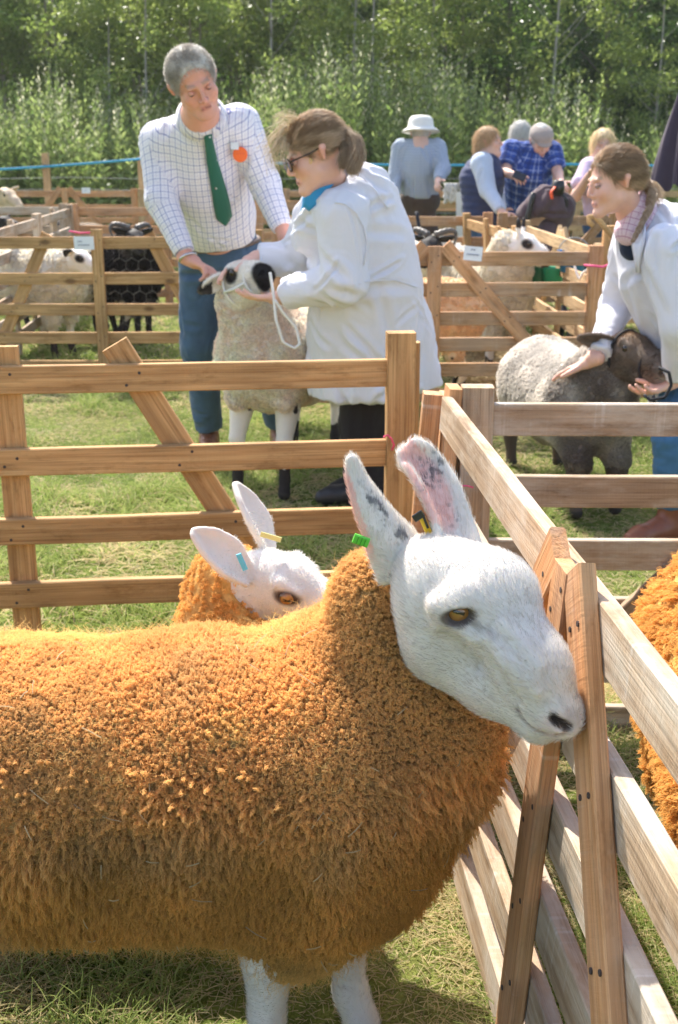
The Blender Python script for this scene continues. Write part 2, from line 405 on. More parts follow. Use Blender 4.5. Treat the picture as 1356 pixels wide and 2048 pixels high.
# ================================================================ ground, grass
def gz(x, y):
    p = np.stack([np.atleast_1d(x), np.atleast_1d(y), np.zeros(np.size(x))], 1)
    return .018 * vnoise(p, 1.3, 5) + .012 * vnoise(p, 4.1, 6) - .012
def build_ground():
    s = NT('meadow_ground'); tc = s.n('ShaderNodeTexCoord').outputs['Object']
    n1 = s.noise(tc, .9, 5, .6); n2 = s.noise(tc, 26, 4, .7); n3 = s.noise(tc, 180, 3, .7)
    a = s.ramp(n1, [(.3, (.10, .17, .025)), (.5, (.19, .24, .06)), (.7, (.28, .27, .11))])
    b = s.ramp(n2, [(.3, (.45, .5, .42)), (.7, (1.25, 1.2, 1.1))]); c = s.mix(1.0, a, b, 'MULTIPLY')
    c = s.mix(1.0, c, s.ramp(n3, [(.3, (.55, .55, .5)), (.7, (1.3, 1.3, 1.2))]), 'MULTIPLY')
    h = s.math('ADD', n2, n3); m = s.pr(c, .95, s.bump(h, .8, .02), .1)
    xs = np.concatenate([np.linspace(-400, -7, 24), np.linspace(-6, 6, 121), np.linspace(7, 400, 24)])
    ys = np.concatenate([np.linspace(-60, -1, 8), np.linspace(0, 18, 160), np.linspace(20, 420, 28)])
    X, Y = np.meshgrid(xs, ys, indexing='ij'); Z = gz(X.ravel(), Y.ravel()).reshape(X.shape)
    V = np.stack([X, Y, Z], 2).reshape(-1, 3); nx, ny = len(xs), len(ys)
    i = (np.arange(nx - 1)[:, None] * ny + np.arange(ny - 1)[None]).ravel()
    F = np.stack([i, i + ny, i + ny + 1, i + 1], 1)
    tag(mesh('ground', V, F, m), kind='structure')
build_ground()

def build_grass():
    s = NT('grass_blades'); c = s.attr('Col', 'Color'); gm = s.pr(c, .5, None, .25, trans=.42)
    def zone(y0, y1, dens, L, rad, k, wx, name, nonuni=True):
        n = int((y1 ** 2 - y0 ** 2) * wx * dens)
        y = np.sqrt(RS.uniform(y0 ** 2, y1 ** 2, n)); x = RS.uniform(-1, 1, n) * (wx * y + .35)
        p = np.stack([x, y, np.zeros(n)], 1); cl = fbm(p, 2.6, 3, 40); tuft = sstep(.15, .7, vnoise(p, 7.0, 44)); straw = sstep(-.25, .55, fbm(p, 1.5, 3, 60))
        worn = sstep(.1, .6, straw)
        LL = L * (.55 + .9 * RS.rand(n)) * (.75 + .5 * cl.clip(-.6, 1)) * (1 + 1.1 * tuft * RS.rand(n)) * (1 - .35 * worn)
        th = RS.rand(n) * 6.283; lean = (.25 + 1.15 * RS.rand(n)) * (1 + .35 * worn); isst = RS.rand(n) < ((.36 if y0 < 2 else .24) + .52 * worn)
        lean = np.where(isst, lean + .7, lean)
        t = np.linspace(0, 1, k)[None]; bend = lean[:, None] * (.35 * t + .75 * t * t)
        dx = np.cos(th)[:, None] * bend; dy = np.sin(th)[:, None] * bend; dz = t * np.exp(-.32 * lean[:, None] ** 1.5 * t)
        nn = np.sqrt(1 + lean[:, None] ** 2 * .6)
        pts = np.stack([x[:, None] + LL[:, None] * dx / nn, y[:, None] + LL[:, None] * dy / nn, gz(x, y)[:, None] - .004 + LL[:, None] * dz / nn * 1.05], 2)
        g = RS.rand(n, 1); base = np.where(isst[:, None], A_(.60, .50, .27) * (.65 + .5 * g), (A_(.19, .27, .06) * (1 - g) + A_(.40, .45, .15) * g))
        base = base * (1 + .22 * cl[:, None]); C = np.repeat(base[:, None], k, 1)
        keep = np.ones(n, bool)
        tag(strands(name, pts[keep], rad * (.7 + .6 * RS.rand(n)), gm, None, .25, Col=C[keep]), kind='stuff')
    zone(.9, 2.9, 26000, .055, .0013, 5, .40, 'grass')
    zone(2.9, 7.0, 5200, .062, .0024, 4, .36, 'grass')
    zone(7.0, 17.5, 950, .075, .0048, 3, .34, 'grass')
build_grass()
# ================================================================ sheep hurdles
T1 = [.85, .63, .44, .26, .08]; T2 = [.86, .70, .55, .41, .275, .14]
def hurdle(a, b, label, m, rails, group, posts, braces, ends=(1, 1), rside=0.0, lean=0.0, w=.072, t=.024, ext=(0, 0), name='sheep_hurdle', half=None, m2=None, etop=.925, endy=None):
    """a,b = ground ends; posts (x, side, top); braces (x0,z0,x1,z1,side); side -1 = towards the near face"""
    a = np.array([*a, 0.]); b = np.array([*b, 0.]); c = (a + b) / 2; d = nrm(b - a); L = np.linalg.norm(b - a); h = L / 2
    o = thing(name, label, 'hurdle', c, group)
    up = A_(0, 0, 1); n0 = np.cross(up, d); u2 = nrm(up * math.cos(lean) + n0 * math.sin(lean)); n = np.cross(u2, d)
    M_ = Matrix([[d[0], n[0], u2[0]], [d[1], n[1], u2[1]], [d[2], n[2], u2[2]]]).to_4x4(); M_.translation = Vector(c); o.matrix_world = M_
    X, Yv, Z = A_(1, 0, 0), A_(0, 1, 0), A_(0, 0, 1); m2 = m2 or m
    for z in rails:
        j = rnd.uniform(-.004, .004); e = -.0 + .0
        mb = MB().board((-h + ext[0] + e, 0, z + j), (h - ext[1] - e, 0, z + rnd.uniform(-.004, .004)), w, t, Z, .0025, 8, .0012)
        for (xx, sd_) in [(p_[0], p_[1]) for p_ in posts] + [(b_[0] + (b_[2] - b_[0]) * (b_[1] - z) / (b_[1] - b_[3]), b_[4]) for b_ in braces if b_[3] < z < b_[1]]:
            for q in (-1, 1): mb.nail((xx + q * .017, -sd_ * t / 2, z + q * .016 + rnd.uniform(-.006, .006)), (0, -sd_, 0))
        mb.build('rail', m, o, world=False)
    for k, s_ in enumerate((-1, 1)):
        if not ends[k]: continue
        ey = (endy[k] if endy else 0) ; tt = .05 if not endy else .03
        MB().board((s_ * (h + .0375), ey, -.03), (s_ * (h + .0375), ey, etop), .075, tt, X, .003, 4).build('post', m2, o, world=False)
    for (x, sd_, zt) in posts:
        mb_ = MB().board((x, sd_ * (t / 2 + .0135), -.03), (x, sd_ * (t / 2 + .0135), zt), .072, .024, X, .003, 4); [mb_.nail((x + q * .018, sd_ * (t / 2 + .0255), z + q * .017 + rnd.uniform(-.006, .006)), (0, sd_, 0)) for z in rails for q in (-1, 1)]; mb_.build('post', m2, o, world=False)
    for (x0, z0, x1, z1, sd_) in braces:
        aa, bb = A_(x0, sd_ * (t / 2 + .0130), z0), A_(x1, sd_ * (t / 2 + .0130), z1); dd = nrm(bb - aa)
        sl = (x1 - x0) / (z0 - z1); sg = 1 if True else -1
        mb_ = MB().board(aa, bb, .072, .0235, np.cross(dd, Yv), .003, 4, slant=(0, 0))
        for z in rails:
            if z1 < z < z0: [mb_.nail((x0 + (x1 - x0) * (z0 - z) / (z0 - z1) + q * .014, sd_ * (t / 2 + .0250), z + q * .010), (0, sd_, 0)) for q in (-1, 1)]
        mb_.build('brace', m2, o, world=False)
    return o
GN = 'timber hurdles of the near pen'; GM = 'timber hurdles of the middle pens'; GF = 'timber hurdles of the far pens'
hA = hurdle((-1.84, 2.83), (.125, 3.02), 'yellow timber hurdle between the orange sheep and the man and woman judging', W_YEL, T1, GN,
       [(0.0, 1, .93)], [(.28, .93, .80, .03, 1), (-.28, .93, -.80, .03, 1)], etop=.955)
SZ = 1.08; zz = lambda z: CAMH - SZ * (CAMH - z)
hB = hurdle((.222 * SZ - .045, 2.43 * SZ), (.385 * SZ - .045, .30 * SZ), 'weathered timber hurdle with A-shaped braces running past the big sheep\'s nose', W_GREY, [zz(z + .008) for z in T2], GN,
       [(0.0, -1, zz(.915))], [(.045, zz(.925), .68, .03, -1), (-.045, zz(.925), -.68, .03, -1)], lean=R(3.7), m2=W_RED, t=.026, w=.080, endy=(.02, 0), etop=zz(.925))
hC = hurdle((.335 * SZ, 2.46 * SZ), (2.05 * SZ, 2.42 * SZ), 'grey brown timber hurdle with chalky smears in front of the dark faced sheep', W_GREY, [zz(z - .01) for z in T2], GN,
       [(0, -1, zz(.92))], [(-.04, zz(.92), -.85, .03, -1), (.04, zz(.92), .85, .03, -1)], etop=zz(.925), w=.077)
hD = hurdle((-2.43, 7.28), (-.55, 7.32), 'yellow timber hurdle with a paper notice in front of the white sheep', W_YEL, T1, GM,
       [(0, -1, .93)], [(-.31, .9, -.74, .05, 1), (.31, .9, .74, .05, 1)])
hE = hurdle((-.31, 6.1), (1.30, 6.14), 'pinkish timber hurdle with a paper notice left of the leaning girl', W_TAN, T2, GM,
       [(0, -1, .925)], [(.05, .93, .79, .10, -1), (-.05, .93, -.79, .10, -1)], m2=W_RED)
hF = hurdle((1.38, 6.3), (1.30, 8.2), 'pale timber hurdle running back between the two pens on the right', W_PALE, T2, GM,
       [(0, -1, .925)], [(.05, .93, .72, .10, -1), (-.05, .93, -.72, .10, -1)])
hurdle((1.04, 9.15), (1.20, 7.75), 'short yellow timber hurdle under the hand of the woman in the vest', W_YEL, T1, GM, [(0, -1, .93), (.36, -1, .9)], [], lean=-.06)
hurdle((-.45, 9.3), (1.12, 9.25), 'brown timber hurdle in front of the man in the white hat', W_TAN, T2, GF,
       [(0.05, -1, .93)], [(.1, .93, .75, .1, -1), (-.0, .93, -.7, .1, -1)], m2=W_RED)
hurdle((1.30, 9.2), (2.95, 9.3), 'brown timber hurdle in front of the folded pushchair', W_TAN, T2, GF, [(0, -1, .93)], [(.05, .9, .7, .1, -1), (-.05, .9, -.7, .1, -1)])
hurdle((1.46, 6.22), (3.2, 6.25), 'yellow timber hurdle behind the leaning girl', W_YEL, T2, GM, [(0, -1, .93)], [(.05, .9, .75, .1, -1), (-.05, .9, -.75, .1, -1)], etop=1.02)
hurdle((-2.22, 7.5), (-2.30, 9.0), 'grey timber hurdle running back on the far left, nearer of the two', W_GREY, T2, GM, [(0, 1, .93)], [(.05, .9, .65, .1, 1)])
hurdle((-2.31, 9.15), (-2.38, 10.5), 'grey timber hurdle running back on the far left, farther of the two', W_GREY, T2, GM, [(0, 1, .93)], [(.05, .9, .6, .1, 1)])
hurdle((-2.33, 10.65), (-.75, 10.6), 'reddish timber hurdle behind the black horned goat', W_RED, T2, GF, [(0, -1, .93)], [(.05, .9, .7, .1, -1), (-.05, .9, -.7, .1, -1)])
hurdle((-4.3, 10.7), (-2.50, 10.66), 'grey timber hurdle at the far left edge, behind the penned white sheep', W_GREY, T2, GF, [(0, -1, .93)], [(.05, .9, .75, .1, -1)])
xs_ = [-5.05, -3.3, -1.55, .2, 1.95, 3.7]
lab = ['leftmost far timber hurdle below the blue rope', 'far timber hurdle with a tiny paper notice, in front of the scrub',
       'far timber hurdle hidden mostly behind the checked shirt man', 'far timber hurdle seen between the judge and the man in the white hat',
       'far timber hurdle behind the man in the white hat and the vest woman', 'far timber hurdle behind the blonde woman']
for i, x in enumerate(xs_):
    hurdle((x - .79, 14.4), (x + .79, 14.4 + .06 * (i % 3)), lab[i], (W_TAN, W_RED, W_PALE)[i % 3], T2, GF, [(0, -1, .93)], [(.05, .93, .7, .1, -1), (-.05, .93, -.7, .1, -1)])
hurdle((.88, 12.1), (2.5, 12.0), 'far timber hurdle with a white lettered board leaning on it', W_PALE, T1, GF, [(0, -1, .93)], [], etop=1.0)
hurdle((-.95, 12.0), (.62, 12.05), 'far timber hurdle seen below the judge\'s ponytail', W_TAN, T2, GF, [(0, -1, .93)], [(.05, .93, .7, .1, -1), (-.05, .93, -.7, .1, -1)])
# loose posts at the corners of the near pen
mb = MB(); p = P(893, 786, 2.76); mb.board((p[0], p[1], -.03), p, .032, .07, (1, 0, 0)); o = mb.build('corner_post', W_RED)
tag(o, 'slim brown corner post at the far end of the receding hurdle', 'post', 'corner posts of the near pen')
mb = MB(); p = P(866, 786, 2.70); q = P(836, 1095, 2.70); mb.board(q + (q - p) * 1.2, p, .044, .05, (1, 0, 0)); o = mb.build('corner_post', W_RED)
tag(o, 'reddish corner post behind the big sheep\'s upright ear', 'post', 'corner posts of the near pen')
mb = MB(); p = P(940, 803, 2.72); mb.board((p[0], p[1], -.03), p, .072, .03, (1, 0, 0)); o = mb.build('corner_post', W_GREY)
tag(o, 'weathered grey corner post standing behind the end of the chalky hurdle', 'post', 'corner posts of the near pen')
mb = MB(); p = P(811, 684, 3.085); mb.board((p[0], p[1], -.03), p, .078, .035, (1, 0, 0)); o = mb.build('corner_post', W_YEL)
tag(o, 'yellow post standing right behind the end post of the near yellow hurdle', 'post', 'corner posts of the near pen')

# notices
PAPER = simple('paper', (.80, .82, .86), .7, .2, 30, .03)
INK = simple('faded_ink', (.30, .32, .42), .8, .1, 30, .03)
def notice(u, v, Y, wpx, hpx, rot, label, lines):
    c = P(u, v, Y); k = (Y * CP + (CAMH - c[2]) * SP) / FPX; w_, h_ = wpx * k, hpx * k
    o = thing('paper_notice', label, 'notice', c, 'paper notices pinned to hurdles')
    ca, sa = math.cos(rot), math.sin(rot); X = A_(ca, 0, sa); Z = A_(-sa, 0, ca)
    g = [[c + X * (s_ - .5) * w_ + Z * (t - .5) * h_ + A_(0, -.004 * math.sin(3 * s_) - .003 * t, 0) for t in (0, .5, 1)] for s_ in np.linspace(0, 1, 5)]
    MB().sheet(g, .0006).build('sheet', PAPER, o)
    if lines:
        mb = MB()
        for (x0, zc, ls) in lines:     # faint handwriting: small pen loops
            x = x0
            for q in range(ls):
                pts = [c + X * (x + .028 * math.cos(a)) * w_ + Z * (zc + .045 * math.sin(a * (1 + q % 2)) - .5) * h_ + A_(0, -.0075, 0) for a in np.linspace(0, 5.2, 7)]
                mb.tube(pts, .0016, 4, False); x += .085
        mb.build('handwriting', INK, o)
notice(168, 486, 7.245, 40, 26, 0, 'white paper notice pinned to the yellow hurdle above the penned sheep\'s head', [(-.28, .62, 3), (-.25, .35, 7)])
notice(946, 507, 6.05, 37, 28, -.09, 'white paper notice tilted on the pinkish hurdle', [(-.1, .78, 3), (-.3, .42, 8)])
notice(172, 381, 14.33, 17, 11, 0, 'tiny white paper notice on a far hurdle below the blue rope', [(-.25, .5, 5)])

# twine
PINK = simple('pink_twine', (.85, .10, .25), .5, .3, 60, .1)
def twine(pts, r, label, m=PINK, name='baler_twine', cat='twine', group='twine ties on the hurdles'):
    mb = MB(); pts = np.asarray(pts); mb.tube(pts, r, 6); o = mb.build(name, m, smooth=True); tag(o, label, cat, group); return o
twine([P(768, 874, 2.96), P(775, 870, 2.92), P(783, 878, 2.95), P(788, 890, 2.97), P(784, 900, 2.98)], .0028, 'pink twine knotted round the end post of the near yellow hurdle')
twine([P(902, 974, 2.60), P(918, 971, 2.575), P(936, 972, 2.575), P(946, 975, 2.59)], .002, 'pink twine round the weathered post behind the big sheep\'s ear')
twine([P(1168, 530, 6.03), P(1190, 532, 6.0), P(1206, 534, 6.0), P(1214, 530, 5.99), P(1222, 536, 6.02), P(1236, 528, 6.05)], .006, 'pink twine knotted round two posts left of the leaning girl')
twine([P(138, 462, 7.6), P(160, 466, 7.6), P(200, 464, 7.6)], .006, 'red twine along the top of the yellow hurdle, left of the paper notice')

# blue rope, wire fence and its posts
ROPE = simple('blue_rope', (.05, .33, .52), .6, .2, 60, .15)
def sag(a, b, s_, n=9): return [a * (1 - t) + b * t - A_(0, 0, s_ * 4 * t * (1 - t)) for t in np.linspace(0, 1, n)]
e = [P(-60, 342, 15.6), P(280, 318, 15.6), P(720, 329, 15.6), P(1115, 328, 15.6), P(1500, 331, 15.6)]
pts = sum([sag(e[i], e[i + 1], .012) for i in range(4)], [])
twine(pts, .018, 'long bright blue rope strung between posts in front of the scrub', ROPE, 'blue_rope', 'rope', None)
WIRE = simple('fence_wire', (.35, .35, .33), .5, .4, 60, .1)
wf = thing('wire_fence', 'thin stock wire fence running behind the far hurdles', 'fence', (0, 16.2, 0))
for z in (.25, .55, .85, 1.0): MB().tube([A_(x, 16.2, z + .01 * math.sin(x * 3)) for x in np.linspace(-7, 7, 30)], .004, 4).build('wire', WIRE, wf)
for u, vt, Y in ((88, 306, 15.6), (280, 312, 15.6), (1115, 279, 15.6), (-60, 300, 15.6), (720, 318, 15.6), (1500, 300, 15.6)):
    p = P(u, vt, Y); mb = MB(); mb.board((p[0], p[1] + .06, -.05), p + A_(0, .06, 0), .09, .08, (1, 0, 0), .01); o = mb.build('fence_post', W_PALE)
    tag(o, {88: 'wooden rope post standing left of the checked shirt man', 280: 'wooden rope post behind the shoulder of the checked shirt man', 1115: 'tall pale rope post right of the flat cap man',
            -60: 'rope post just beyond the left edge of the scrub', 720: 'low rope post behind the judge\'s ponytail', 1500: 'rope post behind the folded umbrella'}[u], 'post', 'posts holding the blue rope')
# ================================================================ scrub and wood behind the field
def leafmat(name, tr=.5):
    s = NT(name); return s.pr(s.attr('Col', 'Color'), .38, None, .45, trans=tr)
LEAF = leafmat('leaves', .55)
BARK = vcol('bark', .85, .2, 30, .35, .6, .01)
def leaf_quads(c, size, rs, up=.35, narrow=.55, dirs=None):
    n = len(c); d = nrm(rs.normal(size=(n, 3)) * A_(1, 1, .7) + A_(0, 0, -.15)) if dirs is None else dirs
    a = nrm(rs.normal(size=(n, 3)) + A_(0, 0, up)); s_ = nrm(np.cross(d, a)); L = (size * (.6 + .8 * rs.rand(n)))[:, None]; w_ = L * narrow * .5
    nn = np.cross(s_, d)
    V = np.stack([c, c + d * L * .45 + s_ * w_ + nn * L * .06, c + d * L, c + d * L * .45 - s_ * w_ + nn * L * .06], 1).reshape(-1, 3)
    return V, np.arange(4 * n).reshape(n, 4)
def crown_mesh(name, seed, H, z0, rad, nclu, nleaf, lsize, c1, c2, shape):
    rs = np.random.RandomState(seed); t = rs.rand(nclu) ** .8; ang = rs.rand(nclu) * 6.283
    prof = shape(t) * rad; rr = prof * np.sqrt(rs.uniform(.08, 1, nclu)); cc = np.stack([rr * np.cos(ang), rr * np.sin(ang), z0 + t * (H - z0)], 1)
    cr = rs.uniform(.18, .5, nclu) * rad * .75; k = rs.choice(nclu, nleaf, p=cr ** 2 / (cr ** 2).sum())
    p = cc[k] + nrm(rs.normal(size=(nleaf, 3))) * (cr[k] * rs.rand(nleaf) ** .45)[:, None] * A_(1, 1, .7); p[:, 2] = np.maximum(p[:, 2], .08)
    V, F = leaf_quads(p, lsize, rs); g = rs.rand(nleaf, 1) * .6 + rs.rand(nclu, 1)[k] * .4
    C = np.array(c1) * (1 - g) + np.array(c2) * g; C = C * (.8 + .4 * rs.rand(nclu, 1)[k]); C = np.repeat(C, 4, 0)
    me = mesh(name, V, F, LEAF, Col=C, smooth=False); return me, cc
def trunk_mb(seed, H, r0, cc, lean, colr, nl=12, fork=1):
    rs = np.random.RandomState(seed); mb = MB(); mb.col = colr; n = 12
    for f in range(fork):
        ph = rs.rand(4) * 6; ln = np.array(lean) + rs.normal(size=2) * .07 * f
        pts = np.array([[ln[0] * t * H + .10 * math.sin(ph[0] + 3.2 * t) - .10 * math.sin(ph[0]) + f * .12, ln[1] * t * H + .09 * math.sin(ph[1] + 4 * t) - .09 * math.sin(ph[1]), -.1 + t * H * .97] for t in np.linspace(0, 1, n)])
        mb.tube(pts, r0 * np.linspace(1.15, .12, n) ** .9, 7)
        for j in rs.choice(len(cc), min(nl, len(cc)), replace=False):
            e_ = cc[j]; z = max(.5, e_[2] - .5 * np.hypot(e_[0], e_[1]) - .3); t = np.clip(z / H, .02, .93); q = t * (n - 1); i = int(q); b = pts[i] + (pts[min(i + 1, n - 1)] - pts[i]) * (q - i)
            m_ = (b + e_) / 2 + rs.normal(size=3) * .08; rr = r0 * (1.1 - t) * .42
            mb.tube([b, b * .5 + m_ * .5 + A_(0, 0, -.03), m_, (m_ + e_) / 2 + rs.normal(size=3) * .04, e_], rr * np.linspace(1, .25, 5), 5)
    return mb
KINDS = [
 # name, cat-label, H, z0, rad, nclu, nleaf, leaf size, colours, trunk radius, colour
 ('birch_tree', 8.5, 1.6, 1.4, 80, 6500, .12, (.17, .24, .05), (.38, .45, .13), .05, (.36, .33, .29), lambda t: .45 + .9 * np.sin(np.pi * np.clip(t * .8 + .12, 0, 1))),
 ('willow_tree', 7.8, .5, 1.9, 100, 9500, .14, (.15, .23, .045), (.39, .46, .13), .07, (.34, .30, .24), lambda t: .7 + .5 * np.sin(np.pi * t)),
 ('alder_tree', 8.2, .3, 1.9, 100, 9500, .15, (.055, .12, .03), (.16, .25, .06), .09, (.17, .15, .12), lambda t: .75 + .45 * np.sin(np.pi * t)),
 ('oak_tree', 9.5, .2, 2.6, 130, 12500, .18, (.025, .06, .016), (.08, .14, .035), .13, (.15, .13, .10), lambda t: .8 + .4 * np.sin(np.pi * t)),
]
PROTO = []
for ki, (nm, H, z0, rad, nc, nl, ls, c1, c2, tr, tcol, shp) in enumerate(KINDS):
    for v in range(2):
        r_ = thing(nm, 'x', 'tree', (0, 0, 0)); cr, cc = crown_mesh('crown', 100 + ki * 7 + v, H, z0, rad, nc, nl, ls, c1, c2, shp)
        cr.parent = r_; trunk_mb(50 + ki * 5 + v, H, tr, cc, ((-1) ** v * .035, .01), tcol, 16, 2 if ki == 1 else 1).build('trunk', BARK, r_, True, world=False)
        PROTO.append([r_, False])
rt = random.Random(5); SIDE = lambda u: ('far left' if u < 170 else 'left' if u < 420 else 'middle' if u < 860 else 'right' if u < 1180 else 'far right')
def put_tree(kind, u, Y, s=1.0, label=''):
    i = kind * 2 + rt.randint(0, 1); pr = PROTO[i]
    if not pr[1]: o = pr[0]; pr[1] = True
    else: o = copy_tree(pr[0])
    x = (u - 678) / FPX * (Y * CP + .2); o.location = (x, Y, 0); o.rotation_euler = (0, 0, rt.random() * 6.28); k = s * rt.uniform(.92, 1.1); o.scale = (k, k, k)
    o['label'] = label; o['group'] = 'trees of the wood behind the show field'; return o
refs = ['horned dark sheep at left edge', 'left paper notice', 'checked shirt man', 'gap between both judges', 'ponytailed judge', 'white bucket hat',
        'vest woman', 'flat cap man', 'blonde woman', 'folded umbrella']
refu = [0, 190, 385, 510, 640, 840, 975, 1090, 1210, 1345]
def ref(u): return min(range(10), key=lambda i: abs(refu[i] - u))
look = {0: 'slender pale birch', 1: 'loose light green willow', 2: 'bushy green alder', 3: 'dense dark oak'}
rows = [(0, 20.3, [-250, 225, 300, 560, 700, 745, 850, 1098, 1300, 1600], 'front row'),
        (1, 21.6, [-420, -120, 20, 120, 285, 400, 470, 620, 905, 1010, 1200, 1480, 1750], 'second row'),
        (2, 24.0, [-300, 60, 250, 560, 660, 780, 1150, 1290, 1420, 1640], 'third row'),
        (3, 27.5, [-450, -170, 90, 340, 520, 730, 900, 1080, 1260, 1500, 1800], 'fourth row'), 
        (3, 31.5, [-400, -60, 180, 430, 640, 820, 1000, 1200, 1400, 1700], 'last row')]
seen_l = {}
for kd, Y, us, where in rows:
    for u in us:
        k = kd
        if kd == 1 and rt.random() < .3: k = 2
        if kd == 2 and rt.random() < .25: k = 1
        out = 'beyond the left edge' if u < -20 else 'beyond the right edge' if u > 1380 else 'above the ' + refs[ref(u)]
        lb = '%s %s, %s' % (look[k], where, out)
        seen_l[lb] = seen_l.get(lb, 0) + 1
        if seen_l[lb] > 1: lb = lb.replace(', above', ', slightly right, above') if seen_l[lb] == 2 else lb.replace(', above', ', farther right, above')
        if 'beyond' in lb: lb += ' (%s)' % ('nearest', 'middle one', 'farthest', 'outermost')[min(3, seen_l['%s %s, %s' % (look[k], where, out)] - 1)] if False else ''
        put_tree(k, u, Y + rt.uniform(-.6, .6), rt.uniform(.9, 1.12) * (.62, .66, .68, .66, .70)[('front row', 'second row', 'third row', 'fourth row', 'last row').index(where)], lb)
for pr in PROTO:
    if not pr[1]:
        for ch in list(pr[0].children): bpy.data.objects.remove(ch)
        bpy.data.objects.remove(pr[0])
def mass(name, seed, n, x, y, z, ls, c1, c2, nclu, cr, label=None):
    rs = np.random.RandomState(seed); cc = np.stack([rs.uniform(*x, nclu), rs.uniform(*y, nclu), rs.uniform(*z, nclu)], 1); k = rs.randint(0, nclu, n)
    p = cc[k] + rs.normal(size=(n, 3)) * cr; p[:, 2] = np.abs(p[:, 2]); V, F = leaf_quads(p, ls, rs); g = .6 * rs.rand(n, 1) + .4 * rs.rand(nclu, 1)[k]
    C = np.repeat(np.array(c1) * (1 - g) + np.array(c2) * g, 4, 0); return tag(mesh(name, V, F, LEAF, Col=C, smooth=False), label, kind='stuff')
mass('distant_wood', 3, 60000, (-28, 28), (37, 44), (0, 9), .42, (.018, .045, .014), (.06, .11, .03), 420, 1.0)
mass('bramble_undergrowth', 4, 62000, (-11, 11), (17.2, 19.5), (.0, .75), .085, (.11, .20, .035), (.30, .40, .09), 520, .24)
mass('wood_undergrowth', 14, 46000, (-13, 13), (21.0, 26.5), (.0, 2.4), .12, (.07, .15, .03), (.22, .32, .07), 420, .38)
def scrub():
    rs = np.random.RandomState(21); N = 3600; x = rs.uniform(-10.5, 10.5, N); y = rs.uniform(16.7, 19.2, N)
    q = np.stack([x, y * 0, y * 0], 1); hh = 1.5 + .75 * fbm(q, .9, 3, 9) + .45 * (y - 16.7) / 2.5; H = np.clip(hh + rs.uniform(-.25, .45, N), .6, 3.0)
    P_, D_, S_, C_ = [], [], [], []; lx = rs.normal(size=(N, 2)) * .10
    for i in range(N):
        n = int(14 + 13 * H[i]); t = np.linspace(.12, 1, n) + rs.rand(n) * .03; ph = np.cumsum(np.full(n, 2.4)) + rs.rand() * 6
        P_.append(np.stack([x[i] + lx[i, 0] * t * H[i], y[i] + lx[i, 1] * t * H[i], t * H[i]], 1)); up = .35 + 1.4 * t ** 3
        D_.append(np.stack([np.cos(ph), np.sin(ph), up], 1)); S_.append((.155 * (1 - .70 * t ** 2)) * np.ones(n))
        g = rs.rand(n, 1) * .7 + rs.rand() * .3; c = A_(.16, .26, .06) * (1 - g) + A_(.42, .50, .18) * g
        pale = (rs.rand() < .3) * sstep(.72, 1, t)[:, None]; c = c * (1 - pale) + A_(.62, .60, .45) * pale; C_.append(c)
    p = np.vstack(P_); d = nrm(np.vstack(D_)); sz = np.concatenate(S_); c = np.vstack(C_)
    V, F = leaf_quads(p, sz, rs, .9, .38, d)
    tag(mesh('tall_weeds', V, F, LEAF, Col=np.repeat(c, 4, 0), smooth=False), kind='stuff')
    pts = np.stack([np.stack([x + lx[:, 0] * H * t, y + lx[:, 1] * H * t, H * t], 1) for t in (0, .5, 1)], 1)
    tag(strands('weed_stems', pts, .006, LEAF, None, .3, Col=np.tile(A_(.14, .17, .06), (N, 1))), kind='stuff')
scrub()
# ================================================================ sheep
def field_hit(fl, u, v, y0, y1):
    """first point of a solid along a pixel ray"""
    for Y in np.arange(y0, y1, .0015):
        p = P(u, v, Y); i = np.round((p - fl.lo) / fl.res).astype(int)
        if (i < 0).any() or (i >= fl.n).any(): continue
        if fl.f[tuple(i)] < 0: return p
    return P(u, v, (y0 + y1) / 2)
def ear(fl, c, hw, side, opn, cup=.6, th=.0045, k=.006):
    """c: centreline points, hw: half widths; cupped towards opn. returns sample points (inner)"""
    c = np.asarray(c, float); m = len(c); t = np.linspace(0, 1, 26); tt = np.linspace(0, 1, m)
    C = np.stack([np.interp(t, tt, c[:, i]) for i in range(3)], 1); W = np.interp(t, tt, hw)
    for _ in range(3): C[1:-1] = (C[:-2] + 2 * C[1:-1] + C[2:]) / 4; W[1:-1] = (W[:-2] + 2 * W[1:-1] + W[2:]) / 4
    side = nrm(side); opn = nrm(opn); pts = []
    for i in range(len(t)):
        d = nrm(C[min(i + 1, 25)] - C[max(i - 1, 0)]); s_ = nrm(side - d * (side @ d)); o = nrm(opn - d * (opn @ d) - s_ * (opn @ s_))
        nj = max(3, int(W[i] * 2 / .005))
        for a in np.linspace(-1, 1, nj):
            q = C[i] + s_ * W[i] * math.sin(a * 1.35) / math.sin(1.35) + o * cup * W[i] * (1 - math.cos(a * 1.35))
            fl.ell(q, th, k=k); pts.append(q)
    return np.array(pts)
WHITEFUR = vcol('sheep_skin', .65, .2, 90, .07, .25, .003, sss=.12, trans=.10)
EYE = vcol('eye', .08, .8, 20, .04, 0)
HORN = vcol('horn', .45, .4, 60, .25, .4, .004)
HOOF = vcol('hoof', .5, .3, 60, .2, .3)
FUR = hairmat('short_fur', .35)
WOOLH = hairmat('wool_fibres', .42, .7, .08)
WOOLM = vcol('wool_felt', .95, .05, 140, .30, .9, .008, trans=.12)
